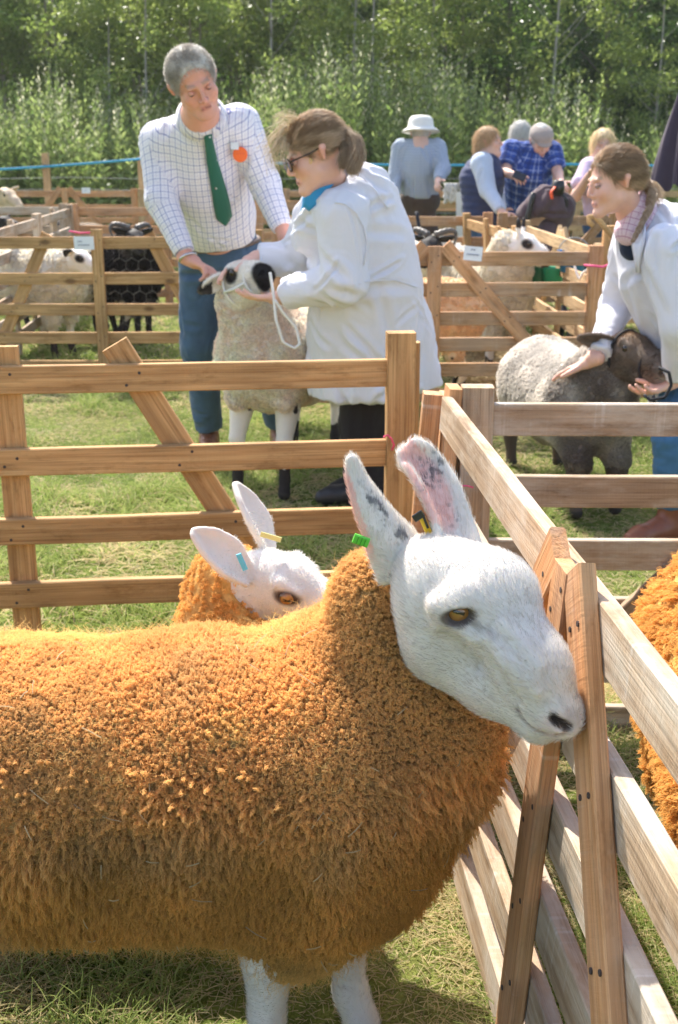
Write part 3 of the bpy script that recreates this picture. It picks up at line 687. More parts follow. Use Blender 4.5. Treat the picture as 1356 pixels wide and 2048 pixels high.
def eyeball(c, r, fwd, up, parent, iris=(.55, .27, .06), slot=True, name='eye', n=24, m=15):
    """sphere with amber iris and a level slot pupil"""
    th = np.linspace(0, math.pi, m); V = []; F = []
    for a in th:
        for j in range(n): V.append([math.sin(a) * math.cos(2 * math.pi * j / n), math.sin(a) * math.sin(2 * math.pi * j / n), math.cos(a)])
    for i in range(m - 1):
        for j in range(n): F.append((i * n + j, i * n + (j + 1) % n, (i + 1) * n + (j + 1) % n, (i + 1) * n + j))
    V = np.array(V); f = nrm(fwd); x = nrm(np.cross(up, f)); y = np.cross(f, x); a = V[:, 0]; b = V[:, 1]; c_ = V[:, 2]
    C = np.tile(A_(.06, .04, .03), (len(V), 1)); ir = c_ > .62; C[ir] = iris; C[ir & (c_ < .72)] = np.array(iris) * .45
    C[(np.abs(b) < .13) & (np.abs(a) < .42) & ir] = (.012, .010, .01)
    W = np.asarray(c) + r * (a[:, None] * x + b[:, None] * y + c_[:, None] * f)
    return mesh(name, W, F, EYE, parent, Col=C)
def fuzz(name, V, F, n, L, rad, colf, parent, keep=None, comb=None, mat_=None, jit=.5, k=4, rs=RS, curl=0.0, rtip=.2):
    p, nn = scatter(V, F, n, rs, keep); d = nrm(nn + jit * rs.normal(size=p.shape) + (comb(p, nn) if comb is not None else 0))
    LL = (L * (.6 + .8 * rs.rand(n)))[:, None, None]; t = np.linspace(0, 1, k)[None, :, None]
    q = p[:, None] + d[:, None] * t * LL + (np.broadcast_to(comb(p, nn), p.shape)[:, None] * .5 * t * t * LL if comb is not None else 0)
    if curl:
        s1 = nrm(np.cross(nn, rs.normal(size=nn.shape))); s2 = np.cross(nn, s1); ph = rs.rand(n, 1, 1) * 6.28
        q = q + curl * t * (np.cos(ph + t * 9) * s1[:, None] + np.sin(ph + t * 9) * s2[:, None])
    return strands(name, q, rad, mat_ or FUR, parent, rtip, Col=colf(p))
def locks(name, V, F, n, per, parent, keep, lenf, dirf, colf, thick=.0007, bulge=.0045, turns=2.6, k=7, rs=RS):
    """curly wool locks: bundles of helical fibres"""
    p, nn = scatter(V, F, n, rs, keep); L = lenf(p, nn) * (.75 + .5 * rs.rand(n)); D = nrm(dirf(p, nn) + .22 * rs.normal(size=p.shape))
    s1 = nrm(np.cross(D, rs.normal(size=D.shape))); s2 = np.cross(D, s1); N = n * per; r_ = lambda a: np.repeat(a, per, 0)
    t = np.linspace(0, 1, k)[None, :, None]; a0 = rs.rand(N)[:, None, None] * 6.283; rr = (bulge * np.sqrt(rs.rand(N)))[:, None, None]
    prof = .75 + .55 * np.sin(np.pi * np.clip(t * 1.05, 0, 1)) - .55 * t ** 3
    lockph = r_(rs.rand(n) * 6.283)[:, None, None]; cr = (bulge * .5) * (1 - .2 * t)
    off = rr * prof * (np.cos(a0 + 2.2 * t)[..., 0][..., None] * r_(s1)[:, None] + np.sin(a0 + 2.2 * t) * r_(s2)[:, None])
    wav = cr * (np.cos(lockph + turns * 6.283 * t) * r_(s1)[:, None] + np.sin(lockph + turns * 6.283 * t) * r_(s2)[:, None]) * t
    fz = rs.normal(size=(N, k, 3)) * .0009 * np.linspace(.3, 1.3, k)[None, :, None]
    q = r_(p)[:, None] + r_(D)[:, None] * t * (r_(L)[:, None, None] * rs.uniform(.8, 1.12, N)[:, None, None]) + off + wav + fz
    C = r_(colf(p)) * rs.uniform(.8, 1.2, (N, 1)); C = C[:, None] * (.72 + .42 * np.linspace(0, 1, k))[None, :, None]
    return strands(name, q, thick, WOOLH, parent, .45, Col=C)

# ---------------------------------------------------------------- the big orange ram in front
def hero():
    o = thing('sheep', 'big orange fleeced sheep with white face and tall ears filling the front of the photo', 'sheep', (-.4, 1.6, 0))
    hY = 1.46; Q = lambda u, v, dy=0.: P(u, v, hY - .15 * max(-.15, (u - 870) / 240.) + dy)
    fl = Field((-1.28, 1.26, -.02), (.42, 1.92, 1.12), .0034)
    # torso, neck, legs
    fl.chain([A_(-1.05, 1.6, .46), A_(-.5, 1.6, .46), A_(0, 1.6, .48)], [.20, .205, .20], .03)
    fl.chain([A_(0, 1.6, .50), P(820, 1440, 1.60), P(850, 1280, 1.54)], [.17, .10, .065], .04)
    for (u, Yl, z1) in ((533, 1.47, 1), (695, 1.60, 1)):
        x = (u - 678) / FPX * (Yl * CP + CAMH * SP - .05); fl.chain([A_(x + .03, Yl, .40), A_(x + .005, Yl, .25), A_(x, Yl, .14), A_(x + .005, Yl - .005, .075), A_(x + .025, Yl - .02, .022)], [.075, .040, .026, .027, .030], .015)
    for Yl in (1.46, 1.72): fl.chain([A_(-.98, Yl, .40), A_(-.92, Yl, .27), A_(-1.02, Yl, .20), A_(-.99, Yl, .03)], [.10, .05, .03, .028], .02)
    # head
    fl.ell(Q(918, 1205), (.088, .060, .080), k=.02)
    fl.ell(Q(985, 1186, .01), (.055, .048, .055), k=.03)
    fl.chain([Q(990, 1225), Q(1064, 1335), Q(1106, 1412, -.005)], [.053, .043, .0325], .03)
    fl.chain([Q(885, 1286), Q(985, 1366), Q(1082, 1442, -.005)], [.057, .037, .024], .03)
    fl.ell(Q(1072, 1452, -.005), .020, k=.015); fl.ell(Q(1128, 1440, -.004), (.022, .026, .020), k=.02)
    fl.ell(Q(868, 1135, .005), (.055, .05, .045), k=.03); fl.ell(Q(905, 1290, -.035), (.05, .022, .045), k=.03)
    fl.cap(Q(968, 1275, -.050), Q(1060, 1345, -.036), .016, .010, .02)      # cheek ridge
    E = field_hit(fl, 915, 1226, 1.2, 1.6); ec = E + A_(.001, .012, 0)
    fl.cap(P(875, 1212, E[1] + .010), P(925, 1192, E[1] + .008), .014, .016, .02); fl.cap(P(925, 1192, E[1] + .008), P(968, 1218, E[1] + .012), .016, .012, .02)
    fl.cap(P(885, 1250, E[1] + .012), P(950, 1252, E[1] + .014), .010, .009, .02)
    fl.ell(E + A_(0, .005, 0), .0245, k=.012)
    a = R(-14); Me = np.array([[math.cos(a), 0, math.sin(a)], [0, 1, 0], [-math.sin(a), 0, math.cos(a)]])
    fl.ell(E + A_(.001, -.016, 0), (.0182, .020, .0108), Me, .004, sub=True)
    nA = field_hit(fl, 1108, 1440, 1.2, 1.55); nB = field_hit(fl, 1135, 1455, 1.2, 1.55)
    fl.cap(nA, nB, .0055, .0065, .006, sub=True)
    ml = [field_hit(fl, u, v, 1.2, 1.55) for u, v in ((1035, 1420), (1043, 1440), (1060, 1458), (1088, 1470), (1120, 1474), (1138, 1468))]
    for i in range(5): fl.cap(ml[i], ml[i + 1], .0036, .0036, .004, sub=True)
    for (u0, v0, u1, v1, r0) in ((930, 1262, 1010, 1330, .007), (985, 1280, 1075, 1385, .006), (1010, 1250, 1080, 1330, .006)): fl.cap(field_hit(fl, u0, v0, 1.2, 1.55), field_hit(fl, u1, v1, 1.2, 1.55), r0, r0 * .6, .012)
    for (u0, v0, u1, v1) in ((960, 1300, 1030, 1400), (890, 1270, 960, 1330)): fl.cap(field_hit(fl, u0, v0, 1.2, 1.55), field_hit(fl, u1, v1, 1.2, 1.55), .005, .005, .016, True)
    e1 = ear(fl, [Q(822, 1135, -.01), Q(790, 1075, -.015), Q(745, 1005, -.01), Q(716, 955, -.003), Q(703, 916, 0)], [.040, .034, .022, .012, .003], A_(1, .55, -.35), A_(-1, .8, -.1), .75, .0042)
    e2 = ear(fl, [Q(912, 1100, .03), Q(898, 1040, .05), Q(868, 975, .06), Q(832, 922, .065), Q(812, 893, .068)], [.030, .026, .030, .027, .014], A_(1, .25, -.2), A_(-.35, -1, 0), .55, .0042)
    V, F = fl.mesh(); V = relax(V, F, 2, .45); N = normals(V, F)
    C = np.tile(A_(.74, .70, .65), (len(V), 1)); C *= (1 + .05 * fbm(V, 40, 2, 3))[:, None]
    uv = lambda u, v, Y=1.45: P(u, v, Y)
    def blend(mask, c): C[:] = C * (1 - mask[:, None]) + np.array(c) * mask[:, None]
    pinkm = A_(.80, .50, .43)
    # project helper for colouring patches with a shape of their own
    dY = V[:, 1]; dz = CP * dY - SP * (V[:, 2] - CAMH); U = 678 + FPX * V[:, 0] / dz; W = 1024 - FPX * ((V[:, 2] - CAMH) * CP + dY * SP) / dz
    headm = (V[:, 0] > -.02) & (V[:, 2] > .62)
    # inner ears: faces turned to the opening
    far = headm & (W < 1085) & (U > 783) & (V[:, 1] > 1.465); fi = far & (N[:, 1] < -.2)
    dE = np.min(np.linalg.norm(V[fi][:, None] - e2[None, ::3], axis=2), 1) if fi.any() else 0
    m = np.zeros(len(V)); cen = np.interp(W, [880, 925, 975, 1040, 1090], [812, 838, 866, 888, 905]); hw = np.interp(W, [885, 925, 975, 1040, 1085], [20, 42, 46, 34, 14])
    m[fi] = (sstep(1.0, .55, np.abs((U - cen + 3) / hw)) * sstep(1085, 1040, W))[fi]; blend(m * .72, (.84, .47, .41))
    near = headm & (W < 1130) & (U < 800) & ~far; li = np.interp(W, [930, 980, 1040, 1090, 1120], [706, 716, 735, 750, 762]); m = np.zeros(len(V)); ni = near & (N[:, 0] < -.15)
    m[ni] = (sstep(6, -6, U - li) * sstep(1130, 1090, W) * sstep(925, 960, W))[ni]; blend(m * .8, (.85, .50, .44))
    # grey freckles on the ears
    sp = vnoise(V, 95, 77) + .5 * vnoise(V, 190, 78)
    msk = np.zeros(len(V)); r1 = np.exp(-(((U - 868) / 32) ** 2 + ((W - 950) / 45) ** 2)); r2 = np.exp(-(((U - 745 - (W - 1000) * .55) / 20) ** 2 + ((W - 1005) / 42) ** 2)); r4 = np.exp(-(((U - 800) / 11) ** 2 + ((W - 1068) / 10) ** 2)) * 2
    r3 = np.exp(-(((U - 835) / 18) ** 2 + ((W - 1050) / 9) ** 2)) * .6 + np.exp(-(((U - 900) / 35) ** 2 + ((W - 1090) / 30) ** 2)) * .3 + np.exp(-(((U - 790) / 25) ** 2 + ((W - 1150) / 12) ** 2)) * .35
    spf = vnoise(V, 210, 79); RR = r1 * .8 + r2 + r4 + r3; msk = sstep(.42, .66, RR * .62 + (.30 * sp + .42 * spf) * (RR > .12)); blend(np.where(headm & (W < 1180), msk, 0) * .8, (.10, .10, .115))
    for (u, v, r) in ((898, 1010, 3.5), (903, 1052, 4), (885, 925, 5), (915, 1040, 3), (868, 905, 4), (840, 918, 4), (1150, 1395, 4), (935, 1215, 2), (878, 1185, 3)):
        blend(sstep(1.4, .7, np.hypot(U - u, W - v) / r) * headm * .6, (.12, .11, .12))
    # eye rim, tear line, muzzle
    de = np.linalg.norm((V - E) @ Me * A_(1, .4, 1.75), axis=1); blend(sstep(.0275, .0205, de) * .95, (.055, .038, .03))
    blend(sstep(.040, .026, de) * .18, (.45, .36, .30))
    tl = np.abs((W - 1243) - (U - 940) * .62) ; blend(sstep(15, 2, tl) * sstep(930, 950, U) * sstep(1005, 975, U) * headm * .5 * (.6 + .6 * sp), (.14, .12, .11))
    for i in range(5):
        ab = ml[i + 1] - ml[i]; tt = np.clip(((V - ml[i]) @ ab) / (ab @ ab), 0, 1); d = np.linalg.norm(V - ml[i] - tt[:, None] * ab, axis=1); blend(sstep(.0055, .002, d) * .75, (.20, .15, .14))
    ab = nB - nA; tt = np.clip(((V - nA) @ ab) / (ab @ ab), 0, 1); d = np.linalg.norm(V - nA - tt[:, None] * ab, axis=1); blend(sstep(.009, .005, d) * .93, (.035, .03, .03))
    blend(sstep(60, 15, np.hypot(U - 1120, (W - 1452) * 1.3)) * headm * .35, (.80, .54, .47)); blend(sstep(26, 10, np.hypot(U - 1150, (W - 1440) * .7)) * headm * .4, (.30, .27, .27)); blend(sstep(.0, .7, sp) * np.exp(-(((U - 1115) / 35) ** 2 + ((W - 1425) / 35) ** 2)) * headm * .5, (.25, .24, .25))
    blend(np.exp(-(((U - 900) / 60) ** 2 + ((W - 1418) / 22) ** 2)) * headm * .45, (.72, .50, .42))
    ab = nB - nA; tt = np.clip(((V - nA) @ ab) / (ab @ ab), 0, 1); d = np.linalg.norm(V - nA - tt[:, None] * ab, axis=1); blend(sstep(.009, .005, d) * .96, (.02, .017, .017))
    blend(sstep(.035, .015, V[:, 2]) * .9, (.10, .08, .06))                    # hooves
    body = mesh('body', V, F, WHITEFUR, o, Col=C)
    eyeball(E + A_(0.002, .0100, 0), .0178, nrm(A_(-.06, -1, .20)), A_(.28, 0, 1), o, (.34, .16, .045), n=72, m=60)
    furk = lambda c, n: ((c[:, 2] > .62) & (c[:, 0] > -.02)).astype(float) * (np.linalg.norm((c - E) @ Me * A_(1, .4, 1.7), axis=1) > .024) + ((c[:, 2] < .3)) * .6
    back = nrm(Q(860, 1150) - Q(1120, 1420))
    def furcomb(p, n): b = np.where((W_of(p) < 1095)[:, None], nrm(Q(830, 950) - Q(860, 1150)), -back * -1.0); t_ = b - n * (b * n).sum(1)[:, None]; return 1.3 * nrm(t_)
    def W_of(p): dz_ = CP * p[:, 1] - SP * (p[:, 2] - CAMH); return 1024 - FPX * ((p[:, 2] - CAMH) * CP + p[:, 1] * SP) / dz_
    def furcol(p):
        i = nearest_col(p); return i * (1.0 + .10 * RS.normal(size=(len(p), 1)))
    def nearest_col(p):
        key = np.floor(V / .006).astype(np.int64); kk = key[:, 0] * 73856093 ^ key[:, 1] * 19349663 ^ key[:, 2] * 83492791
        order = np.argsort(kk); ks = kk[order]; kp = np.floor(p / .006).astype(np.int64); kp = kp[:, 0] * 73856093 ^ kp[:, 1] * 19349663 ^ kp[:, 2] * 83492791
        j = np.clip(np.searchsorted(ks, kp), 0, len(ks) - 1); c = C[order[j]]; c[ks[j] != kp] = A_(.74, .70, .65); return c
    fuzz('short_fur', V, F, 90000, .0046, .00026, lambda p: np.clip(furcol(p), .02, .95), body, furk, furcomb, jit=.22)
    # ear tags
    mb = MB(); tc = P(722, 1081, 1.43); mb.col = (.12, .55, .05); Rm = np.array([[math.cos(.35), 0, -math.sin(.35)], [0, 1, 0], [math.sin(.35), 0, math.cos(.35)]]).T
    mb.box(tc, (.021, .007, .013), Rm); mb.col = (.05, .28, .02)
    for q in (-.005, 0, .005): mb.box(tc + Rm @ A_(q, -.004, 0), (.0012, .0012, .010), Rm, 0)
    mb.build('ear_tag', vcol('tag_plastic', .35, .5, 30, .05, 0), o)['label'] = 'green ear tag'
    mb = MB(); a = P(840, 1026, 1.485); b = P(858, 1066, 1.485); mb.col = (.85, .55, .02); mb.board(a, b, .009, .004, (1, 0, 0), .001, 2, 0)
    mb.col = (.02, .02, .02); mb.board(P(828, 1038, 1.48), P(846, 1026, 1.478), .010, .006, (0, 0, 1), .001, 1, 0); mb.board(P(846, 1030, 1.4785), P(856, 1056, 1.4785), .0035, .003, (1, 0, 0), .0005, 1, 0)
    mb.build('ear_tag', bpy.data.materials['tag_plastic'], o)['label'] = 'yellow and black ear tag'
    # fleece
    fl = Field((-1.36, 1.26, .08), (.42, 1.98, .98), .0048)
    fl.chain([A_(-1.06, 1.6, .475), A_(-.6, 1.6, .465), A_(-.2, 1.59, .475), A_(-0.02, 1.59, .485)], [.242, .226, .222, .215], .04)
    fl.ell(A_(.010, 1.575, .545), (.140, .20, .205), k=.08)
    fl.ell(A_(-.02, 1.585, .385), (.13, .20, .14), k=.08)
    fl.chain([P(825, 1500, 1.56), P(825, 1360, 1.545), P(785, 1240, 1.535), P(765, 1195, 1.54)], [.118, .104, .080, .055], .05)
    fl.cap(P(840, 1480, 1.52), P(922, 1462, 1.48), .088, .046, .05)
    fl.cap(A_(-.08, 1.50, .34), A_(-.075, 1.49, .27), .10, .065, .06); fl.cap(A_(.0, 1.66, .34), A_(.01, 1.66, .29), .10, .06, .06)
    for Yl in (1.46, 1.74): fl.cap(A_(-.98, Yl, .42), A_(-.95, Yl, .28), .13, .07, .06)
    fl.chain([Q(850, 1190, -.02), Q(890, 1290, -.02), Q(985, 1368, -.02), Q(1080, 1430, -.02)], [.070, .064, .046, .035], .02, sub=True)
    V, F = fl.mesh(); V = relax(V, F, 2); N = normals(V, F)
    lump = vnoise(V, 55, 8) * .6 + .5 * vnoise(V * A_(1, 1, .45), 85, 9); V = V + N * (.0028 * lump + .007 * fbm(V * A_(1, 1, .6), 11, 2, 4))[:, None]
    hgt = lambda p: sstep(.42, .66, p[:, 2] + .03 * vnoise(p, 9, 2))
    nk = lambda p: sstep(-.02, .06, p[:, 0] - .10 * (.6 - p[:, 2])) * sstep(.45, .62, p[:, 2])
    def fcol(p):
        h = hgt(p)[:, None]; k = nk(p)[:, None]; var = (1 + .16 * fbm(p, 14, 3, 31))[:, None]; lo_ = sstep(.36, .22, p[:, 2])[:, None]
        c = A_(.60, .335, .095) * (1 - h) + A_(.89, .535, .21) * h; c = c * (1 - k) + A_(.74, .45, .18) * k; c = c * (1 - lo_ * .7) + A_(.68, .48, .18) * lo_ * .7  # tone by height: partly duller dye low down, partly shade put into colour
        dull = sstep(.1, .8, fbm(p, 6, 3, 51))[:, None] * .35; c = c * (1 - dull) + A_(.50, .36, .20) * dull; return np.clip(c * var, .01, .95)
    fleece = mesh('fleece', V, F, WOOLM, o, Col=fcol(V) * .75)  # base under the locks darkened: shade of deep wool put into its colour
    see = lambda c, n: np.where((n[:, 1] < .35) & (c[:, 1] < 1.72) & (c[:, 0] > -1.0), 1.0, .10) * (c[:, 0] > -1.35)
    def lenf(p, n): return .016 + .017 * (1 - hgt(p)) - .002 * nk(p)
    def dirf(p, n):
        h = hgt(p)[:, None]; dn = A_(0, 0, -1) - n * n[:, 2:3] * -1; k = nk(p)[:, None]; dn = nrm(A_(0.05, 0, -1) - n * (n @ A_(0.05, 0, -1))[:, None])
        return n * (.55 + .6 * h + .3 * k) + dn * (1.25 * (1 - h) + .25 * k)
    patch = lambda p: .75 + .5 * sstep(-.4, .5, fbm(p, 5, 2, 61))
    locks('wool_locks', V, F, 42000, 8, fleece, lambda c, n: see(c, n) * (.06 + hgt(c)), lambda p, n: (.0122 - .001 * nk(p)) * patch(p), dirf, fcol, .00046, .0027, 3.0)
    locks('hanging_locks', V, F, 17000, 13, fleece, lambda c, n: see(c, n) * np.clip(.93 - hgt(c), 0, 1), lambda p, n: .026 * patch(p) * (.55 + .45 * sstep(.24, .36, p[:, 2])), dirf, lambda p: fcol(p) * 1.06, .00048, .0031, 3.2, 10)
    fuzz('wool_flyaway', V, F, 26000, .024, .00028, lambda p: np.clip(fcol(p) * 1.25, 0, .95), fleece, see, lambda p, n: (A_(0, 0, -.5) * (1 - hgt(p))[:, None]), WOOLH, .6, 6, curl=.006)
    p, nn = scatter(V, F, 150, RS, see); d = nrm(np.cross(nn, RS.normal(size=p.shape)) + .15 * nn); L_ = RS.uniform(.012, .035, (150, 1)); q = p + nn * RS.uniform(.010, .020, (150, 1))
    strands('straw_bits', np.stack([q - d * L_ / 2, q + nn * .002, q + d * L_ / 2], 1), .0008, bpy.data.materials['grass_blades'], fleece, .8, Col=A_(.62, .50, .30) * RS.uniform(.6, 1.1, (150, 1)))
    return o

SURF = {}
def surf(V, u, v, lift=.0, rad=.012, dflt=4.6):
    d = nrm(ray(u, v)); a = V - A_(0, 0, CAMH); t = a @ d; off = np.linalg.norm(a - t[:, None] * d, axis=1); i = np.where(off < rad)[0]
    return A_(0, 0, CAMH) + d * ((t[i].min() if len(i) else dflt) - lift)
def tosheep(name, label, rump, chest, h, r, head, wool, facef, legs=None, res=.008, group=None, nlock=0, fz=3000, horns=None, legcol=(.75, .70, .62), bodyf=None, ears=True, earc=None, legf=None,
            neckw=1.0, lump=.004, wl=.012, rad=.0006, lockmul=1.0, locklen=.014, rump_r=None, kneew=1.0, tags=None, earlen=.10, earopt=None, belly=None, hs=1.0, flump=38, iris=(.035, .022, .014), wleg=(.36, .27, .45), furl=.008):
    """rump, chest: ground points; h back height; head: (centre, nose direction, up, scale)"""
    rump = np.array([*rump, 0.]); chest = np.array([*chest, 0.]); d = nrm(chest - rump); s_ = np.cross(A_(0, 0, 1), d); L = np.linalg.norm(chest - rump)
    o = thing(name, label, 'sheep' if 'goat' not in name else 'goat', (rump + chest) / 2, group)
    hc, f, u, hsz = head; f = nrm(f); u = nrm(np.asarray(u, float) - f * (np.asarray(u, float) @ f)); rt_ = np.cross(f, u); H = lambda a, b, c: np.asarray(hc) + hsz * (f * a + rt_ * b + u * c); k_ = hsz
    zc = h - r; up = A_(0, 0, 1); ax = [rump + d * (r * .8) + up * zc, rump + d * L * .5 + up * (zc - .012), chest - d * r * .8 + up * (zc + .01)]
    rr = rump_r or r; B = np.stack([rump, chest, np.asarray(hc), H(.24, 0, 0)]); m = r + .10
    lo = B.min(0) - m; hi = B.max(0) + m; lo[2] = -.02; hi[2] = max(h, hc[2]) + .20
    fl = Field(lo, hi, res)
    fl.chain(ax, [rr * .8, r * .82, r * .78], .03)
    nb = chest - d * r * .75 + up * (zc + r * .25); fl.cap(nb, H(-.05, 0, -.05), r * .55, .062 * k_ * neckw, .04)
    lg = legs or [chest - d * r * .75 + s_ * r * .5, chest - d * r * .75 - s_ * r * .5, rump + d * r * .6 + s_ * r * .55, rump + d * r * .6 - s_ * r * .55]
    LG = [np.array([*np.asarray(q)[:2], 0.]) for q in lg]
    for i, q in enumerate(LG):
        fr = i < 2; top = (chest - d * r * .75 if fr else rump + d * r * .75) + s_ * ((q - rump) @ s_) * .9 + up * (zc - r * .35)
        if fr: fl.chain([top, q + up * h * .30, q + up * h * .10, q + d * .012 + up * .018], [r * .30, .029 * kneew, .022, .027], .015)
        else:
            hk = q - d * .035 + up * h * .28; fl.chain([top, q + d * .03 + up * h * .42, hk, q + up * h * .09, q + d * .012 + up * .018], [r * .42, r * .26, .026 * kneew, .021, .027], .015)
    fl.ell(H(0, 0, 0), np.array([.080, .054, .062]) * k_, np.stack([f, rt_, u], 1), .02)
    fl.chain([H(.03, 0, .008), H(.11, 0, -.006), H(.165, 0, -.022)], [.048 * k_, .038 * k_, .031 * k_], .02)
    fl.chain([H(-.01, 0, -.045), H(.08, 0, -.05), H(.15, 0, -.055)], [.045 * k_, .030 * k_, .019 * k_], .02)
    fl.ell(H(.175, 0, -.03), np.array([.022, .030, .024]) * k_, np.stack([f, rt_, u], 1), .015)
    for q in (-1, 1):
        fl.cap(H(.02, q * .042, .040), H(.055, q * .040, .030), .013 * k_, .010 * k_, .012)
        fl.cap(H(.190, q * .012, -.018), H(.185, q * .022, -.026), .0055 * k_, .006 * k_, .004, sub=True)
    if ears:
        for q in (-1, 1):
            e1, e2, e3 = earopt or (A_(-.05, 1.0, .25), .030, A_(.6, .2, -.4)); dr = nrm(rt_ * q * e1[1] + f * e1[0] + u * e1[2]); b0 = H(-.035, q * .045, .028); sd_ = nrm(np.cross(dr, f * e3[0] + u * e3[2]))
            ear(fl, [b0, b0 + dr * earlen * .4 * k_, b0 + dr * earlen * .75 * k_, b0 + dr * earlen * k_], np.array([.018, e2, e2 * .75, .006]) * k_, sd_, f * e3[0] + u * e3[2], .5, max(.0042, res * .62), .006)
    V, F = fl.mesh(); V = relax(V, F, 1, .4)
    loc = lambda p: np.stack([(p - hc) @ f, (p - hc) @ rt_, (p - hc) @ u], 1) / k_
    C = np.tile(np.array(legcol, float), (len(V), 1)); l = loc(V); hm = sstep(-.13, -.06, l[:, 0]) * (np.linalg.norm(l, axis=1) < .30); C = C * (1 - hm[:, None]) + facef(l, V) * hm[:, None]
    if legf is not None: lm = (V[:, 2] < h * .5) & (hm < .5); C[lm] = legf(V[lm])
    C[V[:, 2] < .03] = (.05, .045, .04)
    body = mesh('body', V, F, WHITEFUR, o, Col=np.clip(C, .01, .95))
    fw = lambda p, n: sstep(-.10, -.04, loc(p)[:, 0]) * (np.linalg.norm(loc(p), axis=1) < .3) * (np.linalg.norm(loc(p) * A_(1, 0, 1) - A_(.042, 0, .022), axis=1) > .019)
    if fz: fuzz('short_fur', V, F, fz, furl, max(.0004, rad * .8), lambda p: facef(loc(p), p) * (1 + .1 * RS.normal(size=(len(p), 1))).clip(.6, 1.4), body, fw, jit=.5 if furl > .006 else .3)
    for q in (-1, 1): eyeball(H(.040, q * .0450, .022), (.0150 if iris[0] > .1 else .0128) * k_, nrm(rt_ * q + f * .45 + u * .1), u, o, iris)
    # wool
    fl = Field(lo - .02, hi + .02, res); fl.chain(ax, [rr, r, r * .97], .03); fl.chain([nb, nb * .45 + H(-.06, 0, -.05) * .55, H(-.085, 0, -.05)], [r * .72 * neckw, (r * .36 + .045) * neckw, .066 * k_ * neckw], .06)
    if belly: fl.ell(rump + d * L * .5 + up * (zc - r * .35), (L * .35, r * .9, r * .85), np.stack([d, s_, up], 1), .06)
    for i, q in enumerate(LG):
        fr = i < 2; top = (chest - d * r * .8 if fr else rump + d * r * .75) + s_ * ((q - rump) @ s_) * .8 + up * (zc - r * .3); fl.cap(top, q + (0 if fr else d * .02) + up * h * (wleg[0] if fr else wleg[0] + .04), r * wleg[2], r * wleg[1], .04)
    for qq in ((.06, 0, -.02), (.0, 0, 0)): fl.ell(H(*qq), .062 * k_, k=.02, sub=True)
    V, F = fl.mesh(); V = relax(V, F, 2); N = normals(V, F); V = V + N * (lump * (vnoise(V, flump, 5) + .6 * vnoise(V, flump * 2.1, 6)) + lump * 1.5 * vnoise(V, 9, 7))[:, None]
    wf = (lambda p: np.tile(np.array(wool, float), (len(p), 1))) if bodyf is None else bodyf
    wc = lambda p: np.clip(wf(p) * (1 + .10 * fbm(p, 16, 3, 8))[:, None], .01, .93)
    fleece = mesh('fleece', V, F, WOOLM, o, Col=wc(V) * .93)
    if nlock:
        cam_side = lambda c, n: np.where((n @ nrm(A_(0, 0, CAMH) - np.asarray(hc))) > -.25, 1.0, .15)
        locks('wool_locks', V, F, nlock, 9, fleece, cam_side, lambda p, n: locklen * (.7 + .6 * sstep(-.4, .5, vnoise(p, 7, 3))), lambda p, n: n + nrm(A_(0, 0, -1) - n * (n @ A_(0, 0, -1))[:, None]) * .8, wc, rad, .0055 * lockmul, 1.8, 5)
    elif wl: fuzz('wool_fibres', V, F, 9000, wl, rad * 1.6, lambda p: wc(p) * 1.0, fleece, None, None, WOOLH, .7, 4, curl=.004)
    if horns == 'curl':
        for q in (-1, 1):
            mb = MB(); mb.col = (.10, .09, .08); pts = []
            for a in np.linspace(0, 1, 26): pts.append(H(-.035 - .05 * math.sin(a * 3), q * (.022 + .12 * math.sin(a * 2.3)), .055 + .035 * math.sin(a * 2.6) - .12 * a * a))
            mb.tube(pts, (.019 + .003 * np.sin(np.linspace(0, 60, 26))) * np.linspace(1.15, .3, 26), 9); mb.build('horn', HORN, o, True)
    if horns == 'up':
        for q in (-1, 1):
            mb = MB(); mb.col = (.08, .07, .06); pts = [H(-.03 - .10 * t * t, q * (.025 + .05 * t), .05 + .28 * t) for t in np.linspace(0, 1, 12)]; mb.tube(pts, .016 * np.linspace(1.1, .3, 12), 8); mb.build('horn', HORN, o, True)
    SURF[o.name] = V
    return o, H, (f, rt_, u)

hero()
# ---------------------------------------------------------------- the other animals
OR_ = A_(.80, .46, .15)
def ell_mask(l, c, r, soft=.25): d = np.sqrt((((l - np.array(c)) / np.array(r)) ** 2).sum(1)); return sstep(1 + soft, 1 - soft, d)[:, None]
def face_white(l, V):
    C = np.tile(A_(.82, .79, .74), (len(l), 1)); 
    for q in (-1, 1): m = ell_mask(l, (.042, q * .05, .022), (.024, .03, .016)); C = C * (1 - m) + A_(.10, .07, .06) * m
    m = (sstep(.10, .14, l[:, 2]) * (l[:, 0] < .02))[:, None]; C = C * (1 - .8 * m) + A_(.86, .50, .44) * .8 * m
    m = ell_mask(l, (.19, 0, -.02), (.02, .03, .02)); return C * (1 - .6 * m) + A_(.12, .10, .10) * .6 * m
def face_kerry(l, V):
    C = np.tile(A_(.92, .88, .82), (len(l), 1))
    for q in (-1, 1):
        m = ell_mask(l, (.034, q * .052, .014), (.036, .030, .026)); C = C * (1 - m) + A_(.035, .03, .03) * m
    m = sstep(.138, .158, l[:, 0] + .25 * np.abs(l[:, 1]) * 0)[:, None]; C = C * (1 - m) + A_(.03, .028, .03) * m
    m = (np.abs(l[:, 1]) > .085)[:, None]; m2 = (vnoise(V, 30, 3) > -.1)[:, None]; return np.where(m & m2, A_(.04, .035, .035), C)
def face_kearb(l, V):
    C = face_kerry(l, V); m = ((l[:, 2] > .075) & (l[:, 0] < .02))[:, None]; return np.where(m, A_(.03, .025, .025), C)
def face_dark(c): return lambda l, V: np.tile(np.array(c, float), (len(l), 1)) * (1 + .25 * vnoise(V, 25, 4))[:, None]
